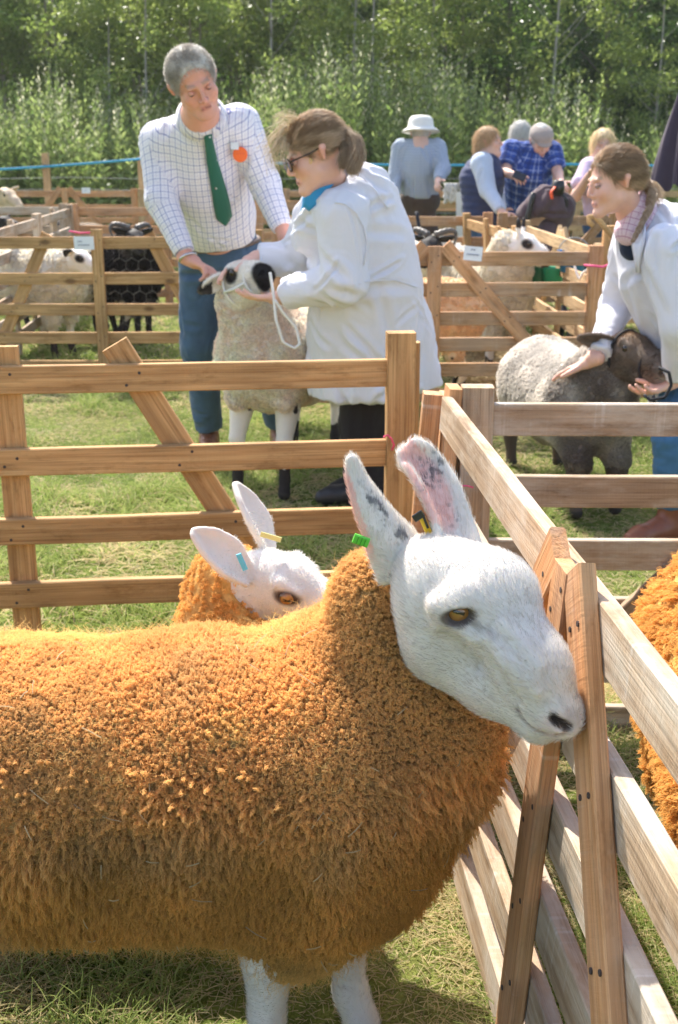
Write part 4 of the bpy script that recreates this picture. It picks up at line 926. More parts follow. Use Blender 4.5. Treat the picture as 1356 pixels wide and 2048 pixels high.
def legs_spot(c1=(.78, .73, .65), z0=.13):
    def f(V): m = (vnoise(V, 22, 9) + sstep(z0 + .05, z0 - .03, V[:, 2]) * 1.6 > .75)[:, None]; return np.where(m, A_(.035, .03, .03), A_(*c1))
    return f
# second orange sheep, its head above the back of the first
hc = P(548, 1168, 2.08)
o2, H2, ax2 = tosheep('sheep', 'smaller orange sheep peering over the back of the big one, pink ears raised', (-1.08, 2.03), (-.09, 2.05), .455, .155,
    (hc, A_(.92, -.28, -.26), A_(.15, -.30, 1), 1.08), OR_, face_white, res=.0048, nlock=6000, fz=16000, furl=.0042, rad=.0006, earlen=.138, earopt=(A_(-.85, .36, .75), .038, A_(.9, .2, .35)), lump=.005, neckw=1.1, iris=(.40, .19, .05))
for c_, lb, a, b, Yt in (((.08, .48, .70), 'pale blue ear tag', (477, 1108), (491, 1140), 2.0), ((.75, .68, .25), 'pale yellow ear tag', (521, 1068), (562, 1080), 2.10)):
    mb = MB(); mb.col = c_; mb.board(P(*a, Yt - .03), P(*b, Yt - .03), .010, .004, (0, 0, 1) if a[0] > 500 else (1, 0, 0), .001, 1, 0); t_ = mb.build('ear_tag', bpy.data.materials['tag_plastic'], o2); t_['label'] = lb
# third orange sheep at the right edge, beyond the receding hurdle
tosheep('sheep', 'orange sheep cut off by the right edge, seen between the fence rails', (.735, .95), (.80, 2.15), .73, .245,
    (A_(1.22, 2.2, .80), A_(.9, .3, -.2), A_(0, 0, 1), 1.0), OR_ * A_(1.05, 1.05, 1), face_white, res=.008, nlock=9000, fz=0, rad=.0007, locklen=.018)
# cream sheep held by the judge
hc = P(482, 562, 4.66)
Ksheep, HK, axK = tosheep('sheep', 'cream sheep with black nose and eye patches, its chin lifted by the woman\'s hand', (-.10, 5.62), (-.33, 4.66),   .80, .240,
    (hc, A_(.50, -.80, .34), A_(-.20, .25, 1), 1.16), (.98, .83, .70), face_kerry, legs=[G(477, 985), G(570, 995), (-.02, 5.5), (-.22, 5.5)], res=.0055, nlock=15000, fz=24000, rad=.0009,
    legf=legs_spot(), neckw=.84, lump=.005, locklen=.009, lockmul=1.0, rump_r=.21, kneew=1.1, earopt=(A_(-.5, .9, -.35), .028, A_(.6, .2, -.4)), legcol=(.80, .74, .66), flump=40, wleg=(.50, .15, .30))
# grey brown sheep held by the girl
hc = P(1255, 704, 4.40)
def greyf(p):
    t = sstep(4.56, 4.30, p[:, 1] + .08 * vnoise(p, 12, 2) + .25 * (p[:, 2] - .5)); lowb = sstep(.34, .20, p[:, 2]); t = np.maximum(t, lowb * .7)[:, None]
    rim = sstep(.1, .9, fbm(p, 7, 3, 5))[:, None]; return (A_(.82, .77, .70) * (1 - .25 * rim)) * (1 - t) + A_(.21, .165, .135) * t
def face_brown(l, V):
    C = np.tile(A_(.19, .145, .115), (len(l), 1)); m = ell_mask(l, (-.02, 0, .06), (.055, .045, .04), .5); C = C * (1 - m) + A_(.26, .16, .09) * m
    m = ell_mask(l, (.05, 0, .045), (.05, .03, .03), .6); C = C * (1 - .5 * m) + A_(.22, .15, .10) * .5 * m; m = ell_mask(l, (.19, 0, -.055), (.03, .035, .018), .4); C = C * (1 - m) + A_(.36, .33, .31) * m
    return C * (1 + .3 * vnoise(V, 40, 4))[:, None]
Gsheep, HG, axG = tosheep('sheep', 'grey fleeced sheep with dark brown face and neck held by the girl', (.90, 5.32), (1.02, 4.42), .60, .195,
    (hc, A_(.44, -.88, -.06), A_(.05, 0, 1), 1.2), (.5, .5, .5), face_brown, legs=[P(1150, 1030, 4.42), P(1228, 1015, 4.48), (.80, 5.2), (1.02, 5.22)], res=.0055, nlock=15000, fz=16000, rad=.0009,
    bodyf=greyf, legcol=(.10, .075, .06), lump=.003, locklen=.010, lockmul=1.0, kneew=1.5, earlen=.12, earopt=(A_(-.15, 1, .12), .027, A_(.6, .2, -.3)), neckw=1.15)
# far pens on the left
GP = 'sheep in the far left pen'
tosheep('sheep', 'cream sheep behind the yellow hurdle, black eye patch below the paper notice', (-2.75, 8.35), (-1.78, 8.0), .74, .215, (P(157, 517, 7.9), A_(.92, -.30, -.32), A_(0, 0, 1), 1.0), (.86, .80, .68), face_kerry, group=GP, rad=.0012, fz=2500, legf=legs_spot(), neckw=.95, nlock=2500, locklen=.015, lockmul=1.6)
tosheep('sheep', 'cream sheep resting its head behind the others at the left edge, facing left', (-1.55, 8.95), (-2.32, 8.7), .70, .20, (P(62, 512, 8.55), A_(-.95, -.15, -.12), A_(0, 0, 1), 1.0), (.88, .83, .73), face_kerry, group=GP, rad=.0012, fz=2500, legf=legs_spot(), nlock=1500, locklen=.014, lockmul=1.6)
tosheep('sheep', 'cream sheep right behind the centre post of the yellow hurdle, mostly hidden', (-2.6, 9.45), (-1.78, 9.3), .66, .19, (A_(-1.66, 9.2, .50), A_(.7, -.3, -.6), A_(0, 0, 1), .95), (.80, .74, .62), face_kerry, group=GP, rad=.0012, fz=1500, legf=legs_spot(), nlock=1200, locklen=.014, lockmul=1.6)
def blackw(p): return A_(.025, .022, .022) * (1 - sstep(.1, .8, fbm(p, 6, 3, 8))[:, None]) + A_(.16, .145, .14) * sstep(.1, .8, fbm(p, 6, 3, 8))[:, None]
tosheep('goat', 'black shaggy goat with curled horns standing behind the netting', (-1.86, 8.85), (-1.34, 8.7), .72, .19, (P(268, 476, 8.35), A_(.45, -.8, -.25), A_(0, .1, 1), 1.05), (.04, .04, .04), face_dark((.03, .028, .028)), rad=.0012, fz=0,
        bodyf=blackw, horns='curl', legcol=(.02, .02, .02), nlock=2500, locklen=.030, lockmul=1.2, lump=.008)
tosheep('sheep', 'sheep with pale woolly head at the far left edge, below the rope', (-4.6, 12.9), (-3.95, 12.6), .80, .21, (P(12, 392, 12.2), A_(.75, -.55, -.3), A_(0, 0, 1), 1.35), (.62, .50, .36), face_dark((.60, .47, .33)), rad=.0016, fz=0, nlock=0)
tosheep('sheep', 'dark faced sheep low at the left edge behind the grey hurdle', (-3.7, 9.9), (-2.95, 9.8), .72, .19, (P(8, 447, 9.7), A_(.9, -.3, -.1), A_(0, 0, 1), 1.0), (.50, .42, .32), face_dark((.035, .03, .03)), rad=.0014, fz=0, nlock=0)
tosheep('sheep', 'dark faced sheep glimpsed through the grey hurdle behind the paper notice', (-2.35, 11.9), (-1.9, 11.5), .62, .18, (P(116, 452, 11.2), A_(.6, -.7, -.2), A_(0, 0, 1), 1.0), (.45, .38, .30), face_dark((.035, .03, .03)), rad=.0014, fz=0, nlock=0)
# right pen behind the judge
tosheep('sheep', 'white sheep with black ears and eye patch behind the pinkish hurdle, facing right', (.62, 7.75), (1.12, 7.15), .74, .205, (P(1046, 487, 6.95), A_(.88, -.36, -.40), A_(0, 0, 1), 1.05), (.84, .78, .66), face_kearb, rad=.0011, fz=3500, legf=legs_spot(),
        nlock=3500, locklen=.014, lockmul=1.5, earopt=(A_(-.4, .25, 1), .022, A_(.6, .2, -.1)), neckw=1.15)
def face_horn(l, V): return np.tile(A_(.03, .028, .028), (len(l), 1))
tosheep('sheep', 'white backed sheep with dark curled horns beside the judge, behind the hurdle', (.85, 8.35), (.38, 7.6), .78, .20, (P(862, 492, 7.3), A_(-.35, -.85, -.4), A_(0, 0, 1), 1.0), (.86, .82, .74), face_horn, rad=.0012, fz=0, horns='curl', nlock=1500, locklen=.015, lockmul=1.6)
tosheep('sheep', 'peach orange sheep standing behind the pinkish hurdle beside the judge\'s coat', (.80, 6.62), (.10, 6.62), .70, .20, (A_(-.05, 6.6, .75), A_(-.9, -.2, -.2), A_(0, 0, 1), 1.0), (.92, .68, .44), face_white, rad=.0011, fz=0, legf=legs_spot((.82, .72, .55)), nlock=2500, locklen=.012, lockmul=1.5)
# ================================================================ people
SKIN = vcol('skin', .5, .35, 70, .07, .12, .002, sss=.15)
EYEH = vcol('human_eye', .1, .6, 20, .03, 0)
HAIR = hairmat('hair', .25, .4, .4)
HAIRC = vcol('hair_mass', .6, .3, 90, .3, .5, .004)
def cloth(name, c, rough=.85, nscale=9, amt=.06, bump=.35, bd=.006, trans=.06, weave=420, sheen=.15):
    s = NT(name); tc = s.n('ShaderNodeTexCoord').outputs['Object']; n = s.noise(tc, nscale, 4, .6, .6); w_ = s.noise(tc, weave, 2)
    c = np.array(c, float); base = s.mix(n, tuple(np.clip(c * (1 - amt), 0, 1)), tuple(np.clip(c * (1 + amt), 0, 1)))
    h = s.math('ADD', n, s.math('MULTIPLY', w_, .06)); return s.pr(base, rough, s.bump(h, bump, bd), .2, sheen=sheen, trans=trans)
def plaid(name, base, lines, trans=.05, amt=.05):
    """lines: (axis, spacing, offset, width, colour, strength); coordinates = attribute gc in metres over the cloth"""
    s = NT(name); sp = s.n('ShaderNodeSeparateXYZ'); s.link(s.attr('gc'), sp.inputs[0]); c = s.mix(0.0, base, base)
    for (ax, S, off, w_, cc, st) in lines:
        f = s.math('FRACT', s.math('ADD', s.math('DIVIDE', sp.outputs[ax], S), off + 50.0)); m = s.math('COMPARE', f, .5, w_ / S / 2)
        c = s.mix(s.math('MULTIPLY', m, st), c, cc)
    tc = s.n('ShaderNodeTexCoord').outputs['Object']; n = s.noise(tc, 9, 4, .6, .6)
    return s.pr(c, .85, s.bump(n, .35, .006), .2, sheen=.1, trans=trans)
def arc(pts, n=24):
    pts = np.asarray(pts, float); d = np.concatenate([[0], np.cumsum(np.linalg.norm(np.diff(pts, axis=0), axis=1))]); t = np.linspace(0, d[-1], n)
    return np.stack([np.interp(t, d, pts[:, i]) for i in range(3)], 1)
def creases(V, N, n, seed, dirs=((0, 0, 1),), L=(.06, .22), w=.012, amp=.007, sel=None):
    rs = np.random.RandomState(seed); D = np.zeros(len(V)); idx = np.arange(len(V)) if sel is None else np.where(sel)[0]
    for _ in range(n):
        i = idx[rs.randint(len(idx))]; d = nrm(np.array(dirs[rs.randint(len(dirs))], float) + rs.normal(size=3) * .28); d = nrm(d - N[i] * (d @ N[i])); ln = rs.uniform(*L); bend = np.cross(N[i], d) * rs.uniform(-.25, .25)
        q = V - V[i]; t = (q @ d) / ln; m = (np.abs(t) < 1) & (np.abs(q @ N[i]) < .07); tt = t[m]
        e = q[m] - np.outer(tt * ln, d) - np.outer(tt ** 2 * ln, bend); r = np.linalg.norm(e, axis=1); ww = w * rs.uniform(.6, 1.6)
        a = amp * rs.uniform(.5, 1.3); D[m] += (1 - tt ** 2) * a * (np.exp(-(r / ww) ** 2) * -1.0 + .75 * np.exp(-((r - 1.7 * ww) / ww) ** 2))
    return V + N * np.clip(D, -.018, .016)[:, None]
def wear(name, parent, m, build, lo, hi, res=.006, wr=.004, wfreq=(9, 9, 5), bones=None, Col=None, post=None, seed=0, relaxn=2, cuts=(), cr=None):
    """a garment: solid from build(field), creased along its normals, with cloth coordinates from bones [(a,b)]"""
    fl = Field(lo, hi, res); build(fl)
    for (c, n) in cuts: fl.cut(c, n)
    V, F = fl.mesh(); V = relax(V, F, relaxn); N = normals(V, F)
    if wr:
        q = V * np.array(wfreq) / 9.; w1 = 1 - np.abs(vnoise(q + .6 * vnoise(V, 6, seed + 3)[:, None], 9, seed)) * 2; w2 = 1 - np.abs(vnoise(q * A_(1.3, 1.3, .8), 21, seed + 1)) * 2
        V = V + N * (wr * (.8 * w1 + .45 * w2))[:, None]
    if post is not None: V = post(V, N)
    if cr: V = creases(V, normals(V, F), **cr)
    g = V.copy()
    if bones:
        bd = np.full(len(V), 9.); g = np.zeros((len(V), 3))
        for k, (a, b, r0, *_r) in enumerate(bones):
            a = np.asarray(a, float); b = np.asarray(b, float); d = b - a; L = np.linalg.norm(d); dn = d / L; t = (V - a) @ dn; tc = np.clip(t, 0, L); q = V - a - tc[:, None] * dn
            dist = np.linalg.norm(q, axis=1) - r0; x = nrm(np.cross(A_(.05, 1, .03), dn)); y = np.cross(dn, x); ang = np.arctan2(q @ x, q @ y); mm = dist < bd; bd[mm] = dist[mm]
            planar = len(bones[k]) > 3
            if planar: g[mm] = np.stack([(q @ x)[mm] * 1.12, t[mm] + k * .31, np.zeros(mm.sum())], 1); continue
            g[mm] = np.stack([ang[mm] * r0, t[mm] + k * .31, np.zeros(mm.sum())], 1)
    c = np.tile(A_(1, 1, 1), (len(V), 1)) if Col is None else Col(V)
    return mesh(name, V, F, m, parent, Col=c, attrs={'gc': g}), V, F
def headframe(hc, f, u, s):
    f = nrm(f); u = nrm(np.asarray(u, float) - f * (np.asarray(u, float) @ f)); r = np.cross(f, u); H = lambda a, b, c: np.asarray(hc) + s * (r * a + f * b + u * c)
    return H, np.stack([r, f, u], 1)
def head(fl, H, M_, s, fem=0, beard=0, jaw=1.0, wd=1.0):
    W_ = A_(wd, 1, 1); e = lambda c, r, k=.015, sub=False: fl.ell(H(*(np.array(c) * W_)), np.array(r) * W_ * s, M_, k, sub); c_ = lambda a, b, ra, rb, k=.012, sub=False: fl.cap(H(*(np.array(a) * W_)), H(*(np.array(b) * W_)), ra * s, rb * s, k, sub)
    e((0, -.018, .032), (.073, .094, .086)); e((0, .022, -.028), (.058, .066, .082), .02)
    for q in (-1, 1):
        c_((q * .044, .012, -.055), (q * .014, .070, -.094), .020, .019 * jaw, .02); e((q * .036, .058, -.026), (.024, .024, .026), .02); c_((q * .074, -.012, -.018), (q * .079, -.014, .012), .0075, .010, .006)
        e((q * .080, -.018, .016), (.006, .014, .015), .005)
    e((0, .078, -.096), (.019, .018, .017), .015); c_((-.034, .080, .024), (.034, .080, .024), .0085 - .002 * fem, .0085 - .002 * fem, .014)
    c_((0, .088, .012), (0, .110 - .006 * fem, -.026), .0070, .0100 - .0015 * fem, .010); 
    for q in (-1, 1): e((q * .0115, .098 - .004 * fem, -.031), (.0080, .010, .0075), .006); e((q * .031, .099, .005), (.0150, .012, .0085), .008, True)
    c_((-.017, .086, -.058), (.017, .086, -.058), .0052, .0052, .008); c_((-.015, .085, -.067), (.015, .085, -.067), .0056, .0056, .008)
    c_((-.019, .0945, -.0625), (.019, .0945, -.0625), .0020, .0020, .004, True)
def headcol(V, C, H, M_, s, hc, lip=(.58, .25, .22), flush=.5, brow=(.3, .22, .15), beard=None):
    l = (V - hc) @ M_ / s; hm = np.linalg.norm(l * A_(1, 1, .8), axis=1) < .13
    def b(m, c): C[:] = C * (1 - (m * hm)[:, None]) + np.array(c) * (m * hm)[:, None]
    for q in (-1, 1):
        b(flush * sstep(.03, .008, np.linalg.norm(l - A_(q * .040, .068, -.030), axis=1)), (.72, .32, .24)); b(.8 * flush * sstep(.03, .012, np.linalg.norm(l - A_(q * .078, -.012, 0), axis=1)), (.75, .30, .22))
        b(.38 * sstep(.008, .003, np.abs(l[:, 2] - .026 - .1 * np.abs(l[:, 0]))) * sstep(.052, .044, np.abs(l[:, 0])) * (np.abs(l[:, 0]) > .012) * (l[:, 1] > .06), brow)
        b(.55 * sstep(.019, .012, np.linalg.norm((l - A_(q * .031, .085, .004)) * A_(1, .5, 1.5), axis=1)), (.36, .18, .14))
    b(flush * sstep(.022, .008, np.linalg.norm(l - A_(0, .112, -.026), axis=1)), (.74, .34, .27))
    b(.8 * sstep(.010, .006, np.abs(l[:, 2] + .0625)) * sstep(.024, .017, np.abs(l[:, 0])) * (l[:, 1] > .078), lip); b(.8 * sstep(.0022, .001, np.abs(l[:, 2] + .0625)) * sstep(.023, .018, np.abs(l[:, 0])) * (l[:, 1] > .078), (.16, .06, .05))
    if beard is not None: b(.75 * sstep(-.03, -.055, l[:, 2]) * (l[:, 1] > -.01) * (l[:, 1] < .2), beard)
def hand(fl, w_, d, n, tside, s=1.0, curl=.5, tc=.4, spread=.10, curls=None, k=.004):
    """wrist, pointing direction, palm normal (out of the palm), tside=+1/-1 thumb side"""
    w_ = np.asarray(w_, float); d = nrm(d); n = nrm(np.asarray(n, float) - d * (np.asarray(n, float) @ d)); sd_ = np.cross(d, n) * tside
    fl.cap(w_ - d * .03 * s, w_ + d * .02 * s, .026 * s, .025 * s, .01)
    for q, l in ((.026, .082), (.009, .088), (-.009, .084), (-.026, .074)): fl.cap(w_ + d * .018 * s + sd_ * q * .6 * s, w_ + d * l * s + sd_ * q * s, .0125 * s, .0105 * s, .008)
    fl.cap(w_ + d * .02 * s + sd_ * .018 * s + n * .006 * s, w_ + d * .055 * s + sd_ * .032 * s + n * .006 * s, .015 * s, .012 * s, .01)
    tips = []
    for i, (q, l, L) in enumerate(((.027, .084, .072), (.009, .090, .080), (-.009, .086, .074), (-.027, .076, .058))):
        c0 = (curls[i] if curls else curl * (1 + .12 * (i - 1))); b = w_ + d * l * s + sd_ * q * s; a = 0; r = .0092 * s; fd = nrm(d + sd_ * spread * (1.5 - i) / 1.5)
        for j, seg in enumerate((.45, .31, .24)):
            a += c0 * (.8, 1.0, .7)[j]; v = fd * math.cos(a) + n * math.sin(a); e = b + v * L * seg * s; fl.cap(b, e, r, r * .90, k); b = e; r *= .90
        tips.append(b)
    b = w_ + d * .040 * s + sd_ * .034 * s + n * .008 * s; v = nrm(d * .55 + sd_ * .75 + n * tc)
    e = b + v * .038 * s; fl.cap(b, e, .0125 * s, .0105 * s, .006); v2 = nrm(v + d * .5 + n * tc * .5 - sd_ * .3); fl.cap(e, e + v2 * .030 * s, .0105 * s, .0088 * s, k); tips.append(e + v2 * .03 * s)
    return tips
def eyes(o, H, M_, s, iris=(.12, .16, .20), lid=.5, wd=1.0, skin=(.60, .33, .26)):
    """lid 0 = wide open, 1 = looking down with the lid nearly closed"""
    n = 16; m = 14; V = []; F = []
    for i in range(m):
        a = math.pi * i / (m - 1)
        for j in range(n): V.append((math.sin(a) * math.cos(2 * math.pi * j / n), math.cos(a), math.sin(a) * math.sin(2 * math.pi * j / n)))
    for i in range(m - 1):
        for j in range(n): F.append((i * n + j, i * n + (j + 1) % n, (i + 1) * n + (j + 1) % n, (i + 1) * n + j))
    V = np.array(V); z = V[:, 2]; C = np.tile(A_(.45, .36, .32), (len(V), 1)); r = np.hypot(V[:, 0], z + .25); C[(r < .55)] = iris; C[r < .28] = (.02, .02, .02)  # eye whites dulled to a skin-shadow tone, shade put into their colour
    up = .55 - .85 * lid; C[z > up - .16] = (.07, .04, .03); C[z > up] = skin; C[z < -.62] = skin; C[(z < -.5) & (z > -.62)] = (.30, .16, .12)
    for q in (-1, 1): mesh('eye', (V * .0112 * s) @ M_.T + H(q * .031 * wd, .0785, .003), F, EYEH, o, Col=C)
def hair(o, H, M_, s, c, build, n, L, comb, res=.005, name='hair', sd=.0005, jit=.35, ext=.3, crv=0.0, hcol=None):
    hc = H(0, 0, 0); fl = Field(hc - ext * s, hc + ext * s, res); build(fl); V, F = fl.mesh(); V = relax(V, F, 1)
    cf = (lambda p: np.tile(np.array(c), (len(p), 1))) if hcol is None else hcol
    N = normals(V, F); V = V + N * (.0015 * vnoise(V, 160, 3))[:, None]
    hm = mesh(name, V, F, HAIRC, o, Col=np.clip(cf(V) * .8 * (1 + .25 * vnoise(V @ M_ * A_(3, 1, 1), 60, 2))[:, None], 0, 1))
    if n: fuzz('hair_strands', V, F, n, L, sd, lambda p: np.clip(cf(p) * (.7 + .65 * RS.rand(len(p), 1)), 0, .95), hm, None, comb, HAIR, jit, 5, curl=crv)
    return hm
def limb(fl, pts, rs, k=.02): fl.chain(pts, rs, k)
def person(label, base, group=None, name='person'): return thing(name, label, 'person', base, group)
SKC = A_(.72, .44, .33)

# ---------------------------------------------------------------- judge in the checked shirt
def man():
    hc = P(388, 165, 4.66); s = 1.03; H, M_ = headframe(hc, A_(.36, -.80, -.40), A_(-.26, -.42, .9), s)
    shR, shL = P(318, 285, 5.02), P(482, 248, 5.0); elR, elL = P(322, 400, 4.92), P(530, 368, 4.98); wrR, wrL = P(372, 512, 4.80), P(566, 462, 4.86)
    neck = P(402, 236, 4.86); ch = P(402, 330, 5.10); be = P(432, 430, 5.22); pv = P(440, 500, 5.34); hpR, hpL = P(405, 520, 5.36), P(480, 520, 5.34)
    knR, knL = P(398, 690, 5.38), P(520, 690, 5.36); anR, anL = P(418, 862, 5.50), P(560, 850, 5.58)
    o = person('grey haired man in checked shirt and green tie leaning over the cream sheep', (hpR[0], 5.4, 0))
    Z = [hc, shR, shL, elR, elL, wrR, wrL, hpR, hpL, knR, knL, anR, anL]; lo = np.min(Z, 0) - .22; hi = np.max(Z, 0) + .20; lo[2] = -.01
    fl = Field(lo, hi, .0055); head(fl, H, M_, s, jaw=1.3, wd=1.12)
    limb(fl, [H(0, -.02, -.06), neck + (neck - H(0, -.02, -.06)) * .3], [.058, .066]); fl.chain([neck, ch, be, pv], [.07, .13, .125, .13], .06)
    for a, b, c in ((shR, elR, wrR), (shL, elL, wrL)): limb(fl, [neck * .4 + a * .6, a, b, c], [.05, .058, .045, .030])
    for a, b, c in ((hpR, knR, anR), (hpL, knL, anL)): limb(fl, [a, b, c], [.085, .055, .040]); fl.cap(c + A_(0, .02, -.02), c + A_(.02, -.14, -c[2] + .035), .04, .03, .02)
    tips = hand(fl, P(380, 520, 4.79), P(446, 552, 4.72) - P(380, 520, 4.79), A_(.35, -.35, -.8), 1, 1.12, tc=.7, curls=(.35, .65, .8, .9))
    hand(fl, P(567, 466, 4.86), A_(.12, -.3, -.9), A_(-.7, -.5, 0), -1, 1.05, .4)
    V, F = fl.mesh(); V = relax(V, F, 1, .4); C = np.tile(A_(.72, .36, .27), (len(V), 1)) * (1 + .06 * fbm(V, 30, 2, 3))[:, None]; headcol(V, C, H, M_, s, hc, (.50, .19, .16), .75, (.34, .24, .18)); mesh('body', V, F, SKIN, o, Col=C)
    eyes(o, H, M_, s, lid=.80, wd=1.12, skin=(.62, .29, .22))
    def hb(f):
        f.ell(H(0, -.022, .036), A_(.0865, .099, .087) * s, M_, .01); f.ell(H(0, .105, .008), A_(.082, .080, .080) * s, M_, .012, True); f.ell(H(0, .03, -.10), A_(.11, .105, .092) * s, M_, .015, True)
    hair(o, H, M_, s, (.46, .43, .39), hb, 12000, .012, lambda p, n: M_[:, 1] * 1.0 + M_[:, 2] * .1, jit=.32, hcol=lambda p: A_(.78, .75, .70) * sstep(-.5, .6, vnoise(p, 30, 2))[:, None] + A_(.50, .46, .41) * (1 - sstep(-.5, .6, vnoise(p, 30, 2)))[:, None], sd=.0006)
    SH = plaid('checked_shirt', (.84, .82, .86), [(0, .027, 0, .0026, (.10, .12, .38), .75), (1, .027, .2, .0026, (.12, .14, .40), .7), (0, .027, .5, .0016, (.40, .30, .48), .4), (1, .027, .7, .0016, (.42, .32, .5), .4)])
    sh2 = lambda a: a * .78 + neck * .22
    def sb(f):
        f.chain([neck + A_(0, .03, -.035), ch, be], [.085, .185, .160], .07); f.chain([be, pv + A_(0, 0, .05)], [.160, .158], .05)
        f.cap(sh2(shR) + A_(0, 0, -.02), sh2(shL) + A_(0, 0, -.02), .088, .082, .06)
        for a, b, c in ((shR, elR, wrR), (shL, elL, wrL)): f.chain([a, b], [.080, .064], .035); f.cap(b, c + (b - c) * .06, .064, .043, .02, flat=2)
        f.cap(neck + A_(0, .0, .010), H(0, -.01, -.02), .066, .075, .01, True)
    _, V, F = wear('shirt', o, SH, sb, lo, hi, 0.0065, .002, (9, 9, 6), [(be, neck, .19, 1), (shR, elR, .06), (elR, wrR, .05), (shL, elL, .06), (elL, wrL, .05)], seed=4, cuts=[(P(440, 490, 5.3), A_(.10, .10, -1))], cr=dict(n=45, seed=5, dirs=((.2, 0, 1), (1, 0, .5), (-1, 0, .6)), w=.010, amp=.0035, L=(.04, .14)))
    # collar: a stand round the neck and two points lying on the shirt front
    def onshirt(p, lift=.010):
        d = nrm(p - A_(0, 0, CAMH)); a = V - A_(0, 0, CAMH); t = a @ d; off = np.linalg.norm(a - t[:, None] * d, axis=1); i = np.where(off < .012)[0]
        return p if len(i) == 0 else A_(0, 0, CAMH) + d * (t[i].min() - lift)
    cn = neck + A_(.002, -.012, .012); ax_ = nrm(H(0, -.01, -.05) - neck); M2 = frame(ax_); mb = MB(); ring = [[cn + M2 @ A_(math.cos(a) * r, math.sin(a) * r, z) for a in np.linspace(0, 2 * math.pi, 40)] for r, z in ((.082, .018), (.090, .0), (.104, -.022))]
    mb.sheet(np.array(ring), .003).build('collar', SH, o, True)
    for pts in (((398, 226), (412, 246), (404, 272), (376, 250), (366, 232)), ((424, 240), (414, 250), (432, 272), (452, 240), (440, 222))):
        q = [onshirt(P(u, v, 4.78), .012) for u, v in pts]; y0 = min(x[1] for x in q); q = [P(u, v, .5 * x[1] + .5 * y0) for (u, v), x in zip(pts, q)]; c = sum(q) / 5; rows = np.array([[c * (1 - k) + a_ * k for a_ in q + q[:1]] for k in (0.02, .5, 1)])
        MB().sheet(rows, .003).build('collar_point', SH, o, True)
    # tie, lying on the shirt front
    tp = arc([P(413, 246, 4.74), P(414, 262, 4.75), P(424, 320, 4.86), P(440, 390, 4.99), P(452, 452, 5.06)], 26)
    tp = np.array([onshirt(p) for p in tp]); tp[:, 1] = np.convolve(np.pad(tp[:, 1], 2, 'edge'), np.ones(5) / 5, 'valid')
    wd = np.interp(np.linspace(0, 1, 26), [0, .07, .12, .8, .93, 1.0], [.020, .018, .016, .034, .034, .002]); g = np.array([[tp[i] + A_(1, .1, .18) * wd[i] * q + A_(0, -.006 * (1 - q * q), 0) for q in (-1, -.5, 0, .5, 1)] for i in range(26)])
    s_ = NT('green_tie'); sp = s_.n('ShaderNodeTexVoronoi'); sp.inputs['Scale'].default_value = 26; s_.link(s_.n('ShaderNodeTexCoord').outputs['Object'], sp.inputs['Vector'])
    dot = s_.ramp(sp.outputs[0], [(.10, (1, 1, 1)), (.14, (0, 0, 0))]); dc = s_.mix(s_.math('GREATER_THAN', s_.noise(s_.n('ShaderNodeTexCoord').outputs['Object'], 14, 1), .55), (.6, .62, .58), (.55, .08, .08)); cT = s_.mix(dot, (.02, .13, .085), dc)
    TIE = s_.pr(cT, .55, None, .3, sheen=.2); MB().sheet(g, .004).build('tie', TIE, o, True); MB().tube([tp[0] + A_(-.02, .006, .014), tp[0] + A_(0, -.008, 0), tp[0] + A_(.02, .006, .014)], [.010, .019, .010], 8).build('tie_knot', TIE, o, True)
    # rosette badge, pocket, belt
    bc = onshirt(P(481, 309, 4.9)) + A_(0, -.012, 0); bn = nrm(A_(.25, -1, -.1)); Mb = frame(bn); mb = MB(); mb.col = (.90, .16, .03); mb.lathe(bc, [(.001, -.004), (.030, -.004), (.030, .001), (.024, .003), (.001, .004)], 28, bn)
    for q in range(3): mb.col = (.8, .12, .04); c = bc + Mb @ A_(-.012 + .012 * q, .004, .0045); mb.box(c, (.009, .0035, .001), Mb, 0)
    b_ = mb.build('rosette_badge', vcol('badge', .5, .3, 40, .05, 0), o); b_['label'] = 'orange round badge'
    pc = onshirt(P(470, 292, 4.9)) + A_(0, -.012, 0); MB().box(pc, (.032, .003, .028), None).build('pocket_card', PAPER, o)
    BELT = simple('belt_leather', (.12, .075, .05), .5, .4, 60, .2); bl = thing if False else None
    def ringp(c, r, n=40, tilt=A_(0.10, .12, -1)): M2 = frame(-np.asarray(tilt)); return [c + M2 @ A_(math.cos(a) * r * 1.06, math.sin(a) * r, 0) for a in np.linspace(0, 2 * math.pi, n)]
    mb = MB(); mb.tube(ringp(P(438, 486, 5.33), .163), .019, 8, False, flat=.5, up=(.1, .1, -1)); bt = mb.build('belt', BELT, o, True)
    ST = simple('steel', (.6, .6, .6), .25, .5, 60, .05, metal=.9); q = P(445, 486, 5.33) + A_(.0, -.178, .018); mb = MB(); mb.tube([q + A_(x, 0, z) for x, z in ((-.024, -.018), (.024, -.018), (.024, .018), (-.024, .018), (-.024, -.018))], .003, 6).build('buckle', ST, bt)
    JE = cloth('blue_jeans', (.065, .115, .19), .8, 9, .5, .5, .008, .02, 600)
    def jb(f):
        f.cap(pv + A_(-.02, 0, .02), pv + A_(.03, 0, -.02), .156, .155, .04)
        for a, b, c in ((hpR, knR, anR), (hpL, knL, anL)): f.chain([a, b], [.108, .082], .04); f.cap(b, c + (b - c) * .04, .082, .066, .03, flat=2)
    wear('jeans', o, JE, jb, lo, hi, .008, .003, (9, 9, 12), seed=8, cr=dict(n=60, seed=7, dirs=((1, .3, .2), (1, -.3, -.3)), w=.012, amp=.008, L=(.04, .12)), cuts=[(P(440, 476, 5.3), A_(-.10, -.12, 1))])
    for an in (anR, anL): shoe(o, an, A_(.05, -1, 0), (.20, .075, .035), 'shoe')
